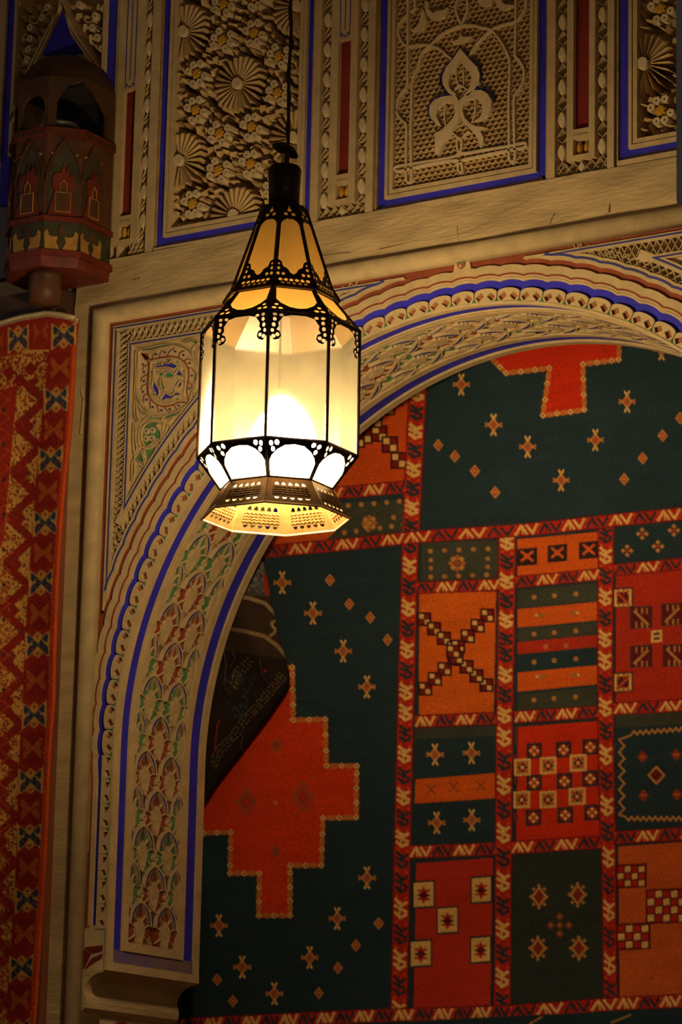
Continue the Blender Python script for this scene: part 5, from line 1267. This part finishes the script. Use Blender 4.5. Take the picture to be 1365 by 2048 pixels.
# ------------------------------------------------------------------ dark kilim with its knotted back, folded over
KD = Dye(330, 1060, 610, 1720, (0.040, 0.022, 0.014))
KD.poly([(480, 1140), (560, 1130), (570, 1195), (470, 1190)], (0.065, 0.055, 0.048))
for i in range(90): 
    x = rr.uniform(490, 548); y = rr.uniform(1125, 1182); KD.line([(x-3, y), (x+3, y+rr.uniform(-4, 4))], 2.5, (0.16, 0.15, 0.14))
KD.poly([(526, 1150), (560, 1150), (560, 1192), (530, 1190)], (0.30, 0.03, 0.015))
def cordline(pts, w_, c):
    KD.line(pts, w_, c)
    for (xa, ya), (xb, yb) in zip(pts[:-1], pts[1:]):
        n = max(1, int(math.hypot(xb-xa, yb-ya)/5))
        for i in range(n): KD.diamond(xa+(xb-xa)*i/n, ya+(yb-ya)*i/n, 1.2, w_*0.4, (0.05, 0.03, 0.02))
cordline([(470, 1192), (500, 1197), (530, 1207), (550, 1226), (565, 1250)], 7, (0.34, 0.22, 0.10)); cordline([(455, 1257), (490, 1263), (530, 1273), (555, 1292), (578, 1318)], 7, (0.32, 0.20, 0.09))
KD.line([(552, 1242), (544, 1246), (546, 1254), (552, 1258), (550, 1266), (541, 1272)], 4.5, (0.36, 0.24, 0.11))
KD.poly([(440, 1300), (580, 1320), (585, 1380), (400, 1640), (400, 1400)], (0.018, 0.011, 0.009))
def steps(pts, c):
    for (xa, ya), (xb, yb) in zip(pts[:-1], pts[1:]):
        n = int(math.hypot(xb-xa, yb-ya)/7)
        for i in range(n):
            x = xa+(xb-xa)*i/n; y = ya+(yb-ya)*i/n
            for k in (-1, 0, 1): KD.diamond(x+k*6+rr.uniform(-1.5, 1.5), y+k*4.0+rr.uniform(-1.5, 1.5), 2.1, 2.4, tuple(q*rr.uniform(0.35, 0.9) for q in c))
steps([(502, 1322), (478, 1345), (466, 1378)], (0.26, 0.17, 0.08)); steps([(566, 1352), (545, 1380), (520, 1408), (492, 1436), (470, 1470), (440, 1500), (425, 1540)], (0.26, 0.17, 0.08))
for i in range(40):
    x = rr.uniform(455, 520); y = rr.uniform(1345, 1440); KD.line([(x, y), (x+rr.uniform(-9, 9), y+rr.uniform(-9, 9))], 2.2, (0.03, 0.055, 0.055))
KD.line([(430, 1500), (436, 1450), (441, 1440)], 2.5, (0.25, 0.02, 0.015)); KD.diamond(532, 1342, 4, 4, (0.25, 0.02, 0.015))
KD.blur()
# right outline of the fold, measured on the photo, then laid out as a bulging cloth behind the soffit's back edge
oy = [1080, 1110, 1150, 1210, 1260, 1310, 1345, 1365, 1385, 1430, 1500, 1560, 1610, 1660]
ox = [522, 526, 535, 545, 556, 570, 579, 580, 572, 541, 487, 440, 408, 392]
nu, nv = 110, 260
Vk = np.repeat(np.linspace(1076, 1650, nv)[:, None], nu, 1); orr = np.interp(Vk, oy, ox)
S_ = np.repeat(np.linspace(0, 1, nu)[None], nv, 0); lx = np.interp(Vk, [1080, 1200, 1400, 1600, 1660], [470, 400, 350, 335, 330]); Uk = lx+(orr-lx)*S_
dk = orr-Uk
Yk = 0.552-0.052*np.sqrt(np.clip(dk/60, 0, 1))+0.016*np.sin(dk/22+Vk/60)*np.clip(dk/40, 0, 1)*np.clip((1640-Vk)/200, 0.1, 1)
Yk = np.clip(Yk, 0.462, 0.560)
P0 = px_np(Uk, Vk, Yk)
kil = textile('folded_kilim', P0[..., 0], P0[..., 1], P0[..., 2], KD.sample(Uk, Vk), 'kilim')
tag(kil, 'dark brown kilim showing its knotted back, folded against the left jamb of the arch', 'kilim')
b = MB()
for pts in ([(447, 1290), (452, 1330), (448, 1370), (460, 1390)], [(466, 1300), (470, 1316), (462, 1332)], [(520, 1316), (524, 1350), (536, 1366), (560, 1370)], [(486, 1470), (482, 1490), (486, 1500)]):
    b = MB(); b.tube([tuple(px(x, y, 0.458)) for x, y in pts], 0.0014, 'hood', 4); b.build('loose_yarn', kil)

# ------------------------------------------------------------------ the lantern
LY = -0.9
LX = px(555, 915, LY)[0]
zl = lambda y: float(px(555, y, LY)[2])
S1 = 1/817.7
LAN = thing('hanging_lantern', 'lit octagonal brass lantern with frosted panes hanging before the arch', 'lantern', (LX, LY, zl(1035)))
PH = math.radians(7.5)
AX = Vector((LX, LY, 0)); RV = Vector((math.cos(YAW), math.sin(YAW), 0)); NV = Vector((math.sin(YAW), -math.cos(YAW), 0))
def corner(k, r, z):
    a = PH+k*PI/4; return AX+RV*(r*math.cos(a))+NV*(r*math.sin(a))+Vector((0, 0, z))
TIERS = {'cone': ((104, 586), (46, 423)), 'collar': ((119, 605), (105, 584)), 'shoulder': ((161, 666), (107, 604)), 'body': ((161.5, 915), (161, 666)),
         'lower': ((113, 979), (161.5, 915)), 'skirt': ((149, 1037), (113, 980))}
oval = lambda s, t, a, b_, n=7: [(s+a*math.cos(2*PI*i/n), t+b_*math.sin(2*PI*i/n)) for i in range(n)]
mir = lambda L: L+[[(1-x, y) for x, y in l] for l in L]
DEC = {
 'cone': ([(0.07,0.24),(0.17,0.22),(0.22,0.155),(0.35,0.125),(0.42,0.075),(0.5,0.055),(0.58,0.075),(0.65,0.125),(0.78,0.155),(0.83,0.22),(0.93,0.24),(0.90,0.72),(0.85,0.755),(0.78,0.775),(0.62,0.80),(0.5,0.792),(0.38,0.80),(0.22,0.775),(0.15,0.755),(0.10,0.72)],
          mir([oval(.09,.055,.05,.022), oval(.23,.055,.05,.022), oval(.10,.125,.045,.022), oval(.10,.185,.03,.016), oval(.31,.86,.11,.022)])+[[(0.36,0.905),(0.5,0.89),(0.64,0.905),(0.54,0.94),(0.5,0.985),(0.46,0.94)]]),
 'collar': (None, [oval(.16+.136*i, .68, .056, .17) for i in range(6)]+[oval(.22+.136*i, .32, .05, .15) for i in range(5)]),
 'shoulder': ([(0.07,0.93),(0.93,0.93),(0.90,0.46),(0.80,0.30),(0.65,0.17),(0.5,0.13),(0.35,0.17),(0.20,0.30),(0.10,0.46)],
              mir([oval(.08,.10,.045,.05), oval(.19,.10,.045,.05), oval(.115,.24,.04,.05)])),
 'body': ([(0.025,0.015),(0.975,0.015),(0.975,0.80),(0.90,0.765),(0.83,0.775),(0.79,0.80),(0.81,0.835),(0.87,0.85),(0.83,0.875),(0.84,0.905),(0.80,0.93),(0.76,0.955),(0.62,0.972),(0.38,0.972),(0.24,0.955),(0.20,0.93),(0.16,0.905),(0.17,0.875),(0.13,0.85),(0.19,0.835),(0.21,0.80),(0.17,0.775),(0.10,0.765),(0.025,0.80)],
          mir([oval(.085,.795,.038,.016), oval(.15,.81,.036,.016), oval(.065,.84,.03,.016), oval(.085,.885,.034,.018), oval(.10,.93,.034,.016), oval(.21,.965,.04,.012), oval(.10,.968,.04,.012)])),
 'lower': ([(0.05,0.03),(0.95,0.03),(0.95,0.42),(0.90,0.56),(0.80,0.72),(0.66,0.85),(0.5,0.88),(0.34,0.85),(0.20,0.72),(0.10,0.56),(0.05,0.42)],
           mir([oval(.09,.87,.035,.07), oval(.19,.90,.04,.07), oval(.12,.72,.035,.07)])),
 'skirt': (None, [[(.16+.145*i,.70),(.26+.145*i,.70),(.245+.145*i,.80),(.21+.145*i,.84),(.175+.145*i,.80)] for i in range(5)]+[[(.16+.145*i,.24),(.26+.145*i,.24),(.245+.145*i,.17),(.21+.145*i,.14),(.175+.145*i,.17)] for i in range(5)]),
}
def facemap(k, lo_, hi_):
    (r0, y0), (r1, y1) = lo_, hi_
    A = corner(k+1, r0*S1, zl(y0)); B = corner(k, r0*S1, zl(y0)); C = corner(k, r1*S1, zl(y1)); D = corner(k+1, r1*S1, zl(y1))
    n = (B-A).cross(D-A).normalized()
    mid = (A+B+C+D)/4-AX; 
    if n.dot(Vector((mid.x, mid.y, 0))) < 0: n = -n
    return lambda s, t, h: tuple((A*(1-s)+B*s)*(1-t)+(D*(1-s)+C*s)*t+n*h)
for name, (lo_, hi_) in TIERS.items():
    op, hs = DEC[name]
    for k in range(8):
        fm = facemap(k, lo_, hi_)
        b = MB(fm); m = 'brass_shade' if name == 'skirt' else 'iron'
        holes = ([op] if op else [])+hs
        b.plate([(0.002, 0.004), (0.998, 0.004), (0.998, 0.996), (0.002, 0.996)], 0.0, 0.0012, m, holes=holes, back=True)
        if name == 'skirt':
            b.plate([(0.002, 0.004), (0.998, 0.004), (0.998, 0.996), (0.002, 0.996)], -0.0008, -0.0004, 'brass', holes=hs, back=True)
            for j in range(4):
                t = 0.34+0.09*j
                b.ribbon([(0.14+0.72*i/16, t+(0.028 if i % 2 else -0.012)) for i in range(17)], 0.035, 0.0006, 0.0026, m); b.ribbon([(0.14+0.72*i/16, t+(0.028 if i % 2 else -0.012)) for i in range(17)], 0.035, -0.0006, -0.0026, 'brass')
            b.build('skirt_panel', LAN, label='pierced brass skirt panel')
        else:
            b.build({'cone': 'cone_filigree', 'collar': 'collar_band', 'shoulder': 'shoulder_filigree', 'body': 'corner_filigree', 'lower': 'arch_filigree'}[name], LAN)
        if name in ('cone', 'shoulder', 'body', 'lower', 'collar'):
            b = MB(fm); g = 'amber' if name in ('cone', 'shoulder', 'collar') else 'pane_low' if name == 'lower' else 'pane'
            b.add([(0.004, 0.004, -0.0025), (0.996, 0.004, -0.0025), (0.996, 0.996, -0.0025), (0.004, 0.996, -0.0025)], [(0, 1, 2, 3)], g)
            b.build('glass_pane', LAN, label=('amber' if g == 'amber' else 'frosted')+' glass pane of the '+name+' tier')
    # ribs on the corners and rings on the edges
    b = MB()
    for k in range(8):
        a_, c_ = corner(k, lo_[0]*S1, zl(lo_[1])), corner(k, hi_[0]*S1, zl(hi_[1]))
        if name == 'skirt': continue
        bb = MB(); bb.tube([a_, c_], 0.0042 if name in ('body', 'cone') else 0.0034, 'iron', 6); bb.build('corner_rib', LAN)
def ring_(r, y, rad, m, name):
    b = MB(); P = [corner(k % 8, r*S1, zl(y)) for k in range(9)]
    for i in range(8): b.tube([P[i], P[i+1]], rad, m, 6)
    b.build(name, LAN)
for r, y, rad in ((46, 423, 0.003), (104, 585, 0.0032), (119, 606, 0.0030), (161, 666, 0.0042), (162, 915, 0.0036), (113, 979, 0.0030)): ring_(r, y, rad, 'iron', 'frame_ring')
ring_(149.5, 1037.5, 0.0030, 'solder', 'rim_ring')
b = MB(); c = (LX, LY)
b.lathe(c, [(47*S1, zl(424)), (44*S1, zl(419)), (34*S1, zl(417))], 'iron', 8, math.radians(7.5)-0); b.build('cone_cap', LAN)
b = MB(); b.lathe(c, [(31.5*S1, zl(418)), (32*S1, zl(380)), (34*S1, zl(344)), (31*S1, zl(338)), (14*S1, zl(337))], 'iron', 24); b.build('neck_cylinder', LAN, True)
b = MB(); b.lathe(c, [(9*S1, zl(339)), (9*S1, zl(312))], 'brass', 12); b.tube([(LX+0.012, LY-0.01, zl(340)), (LX+0.013, LY-0.01, zl(300))], 0.006, 'cord', 8); b.build('finial_tube', LAN)
b = MB(); P = []
n_ = 20
tiltm = Matrix.Rotation(math.radians(-24), 3, NV)
vs = []; fs = []
for r, dz in ((0.002, 0.006), (0.022, 0.0035), (0.036, -0.008), (0.036, -0.011), (0.020, 0.0), (0.002, 0.002)):
    for k in range(n_):
        v = tiltm @ Vector((r*math.cos(2*PI*k/n_), r*math.sin(2*PI*k/n_), dz)); vs.append(tuple(v+Vector((LX+0.004, LY, zl(299)))))
for i in range(5): fs += [(i*n_+k, i*n_+(k+1) % n_, (i+1)*n_+(k+1) % n_, (i+1)*n_+k) for k in range(n_)]
b.add(vs, fs, 'cord', raw=True); b.build('canopy_disc', LAN, True)
b = MB(); top = 6.2
pts = [(LX+0.006, LY, zl(310))]+[(LX+0.006+0.0025*math.sin(i*1.3), LY+0.002*math.cos(i*1.7), zl(296)+(top-zl(296))*i/40) for i in range(41)]
b.tube(pts, 0.0042, 'cord', 6)
b.tube([(p[0]+0.006*math.cos(i*1.9), p[1]+0.006*math.sin(i*1.9), p[2]) for i, p in enumerate(pts)], 0.0028, 'cord', 5); b.build('hanging_cord', LAN)
b = MB(); b.lathe(c, [(0.013, zl(778)), (0.016, zl(780)), (0.016, zl(814)), (0.012, zl(815))], 'brass', 14); b.tube([(LX, LY, zl(780)), (LX, LY, zl(425))], 0.003, 'cord', 6); sock = b.build('bulb_socket', LAN)
b = MB(); b.lathe(c, [(0.013, zl(814)), (0.018, zl(820)), (0.042, zl(836)), (0.062, zl(862)), (0.068, zl(890)), (0.063, zl(918)), (0.044, zl(946)), (0.022, zl(958)), (0.003, zl(961))], 'bulb', 24); b.build('light_bulb', sock, True, label='glowing globe bulb inside the lantern')
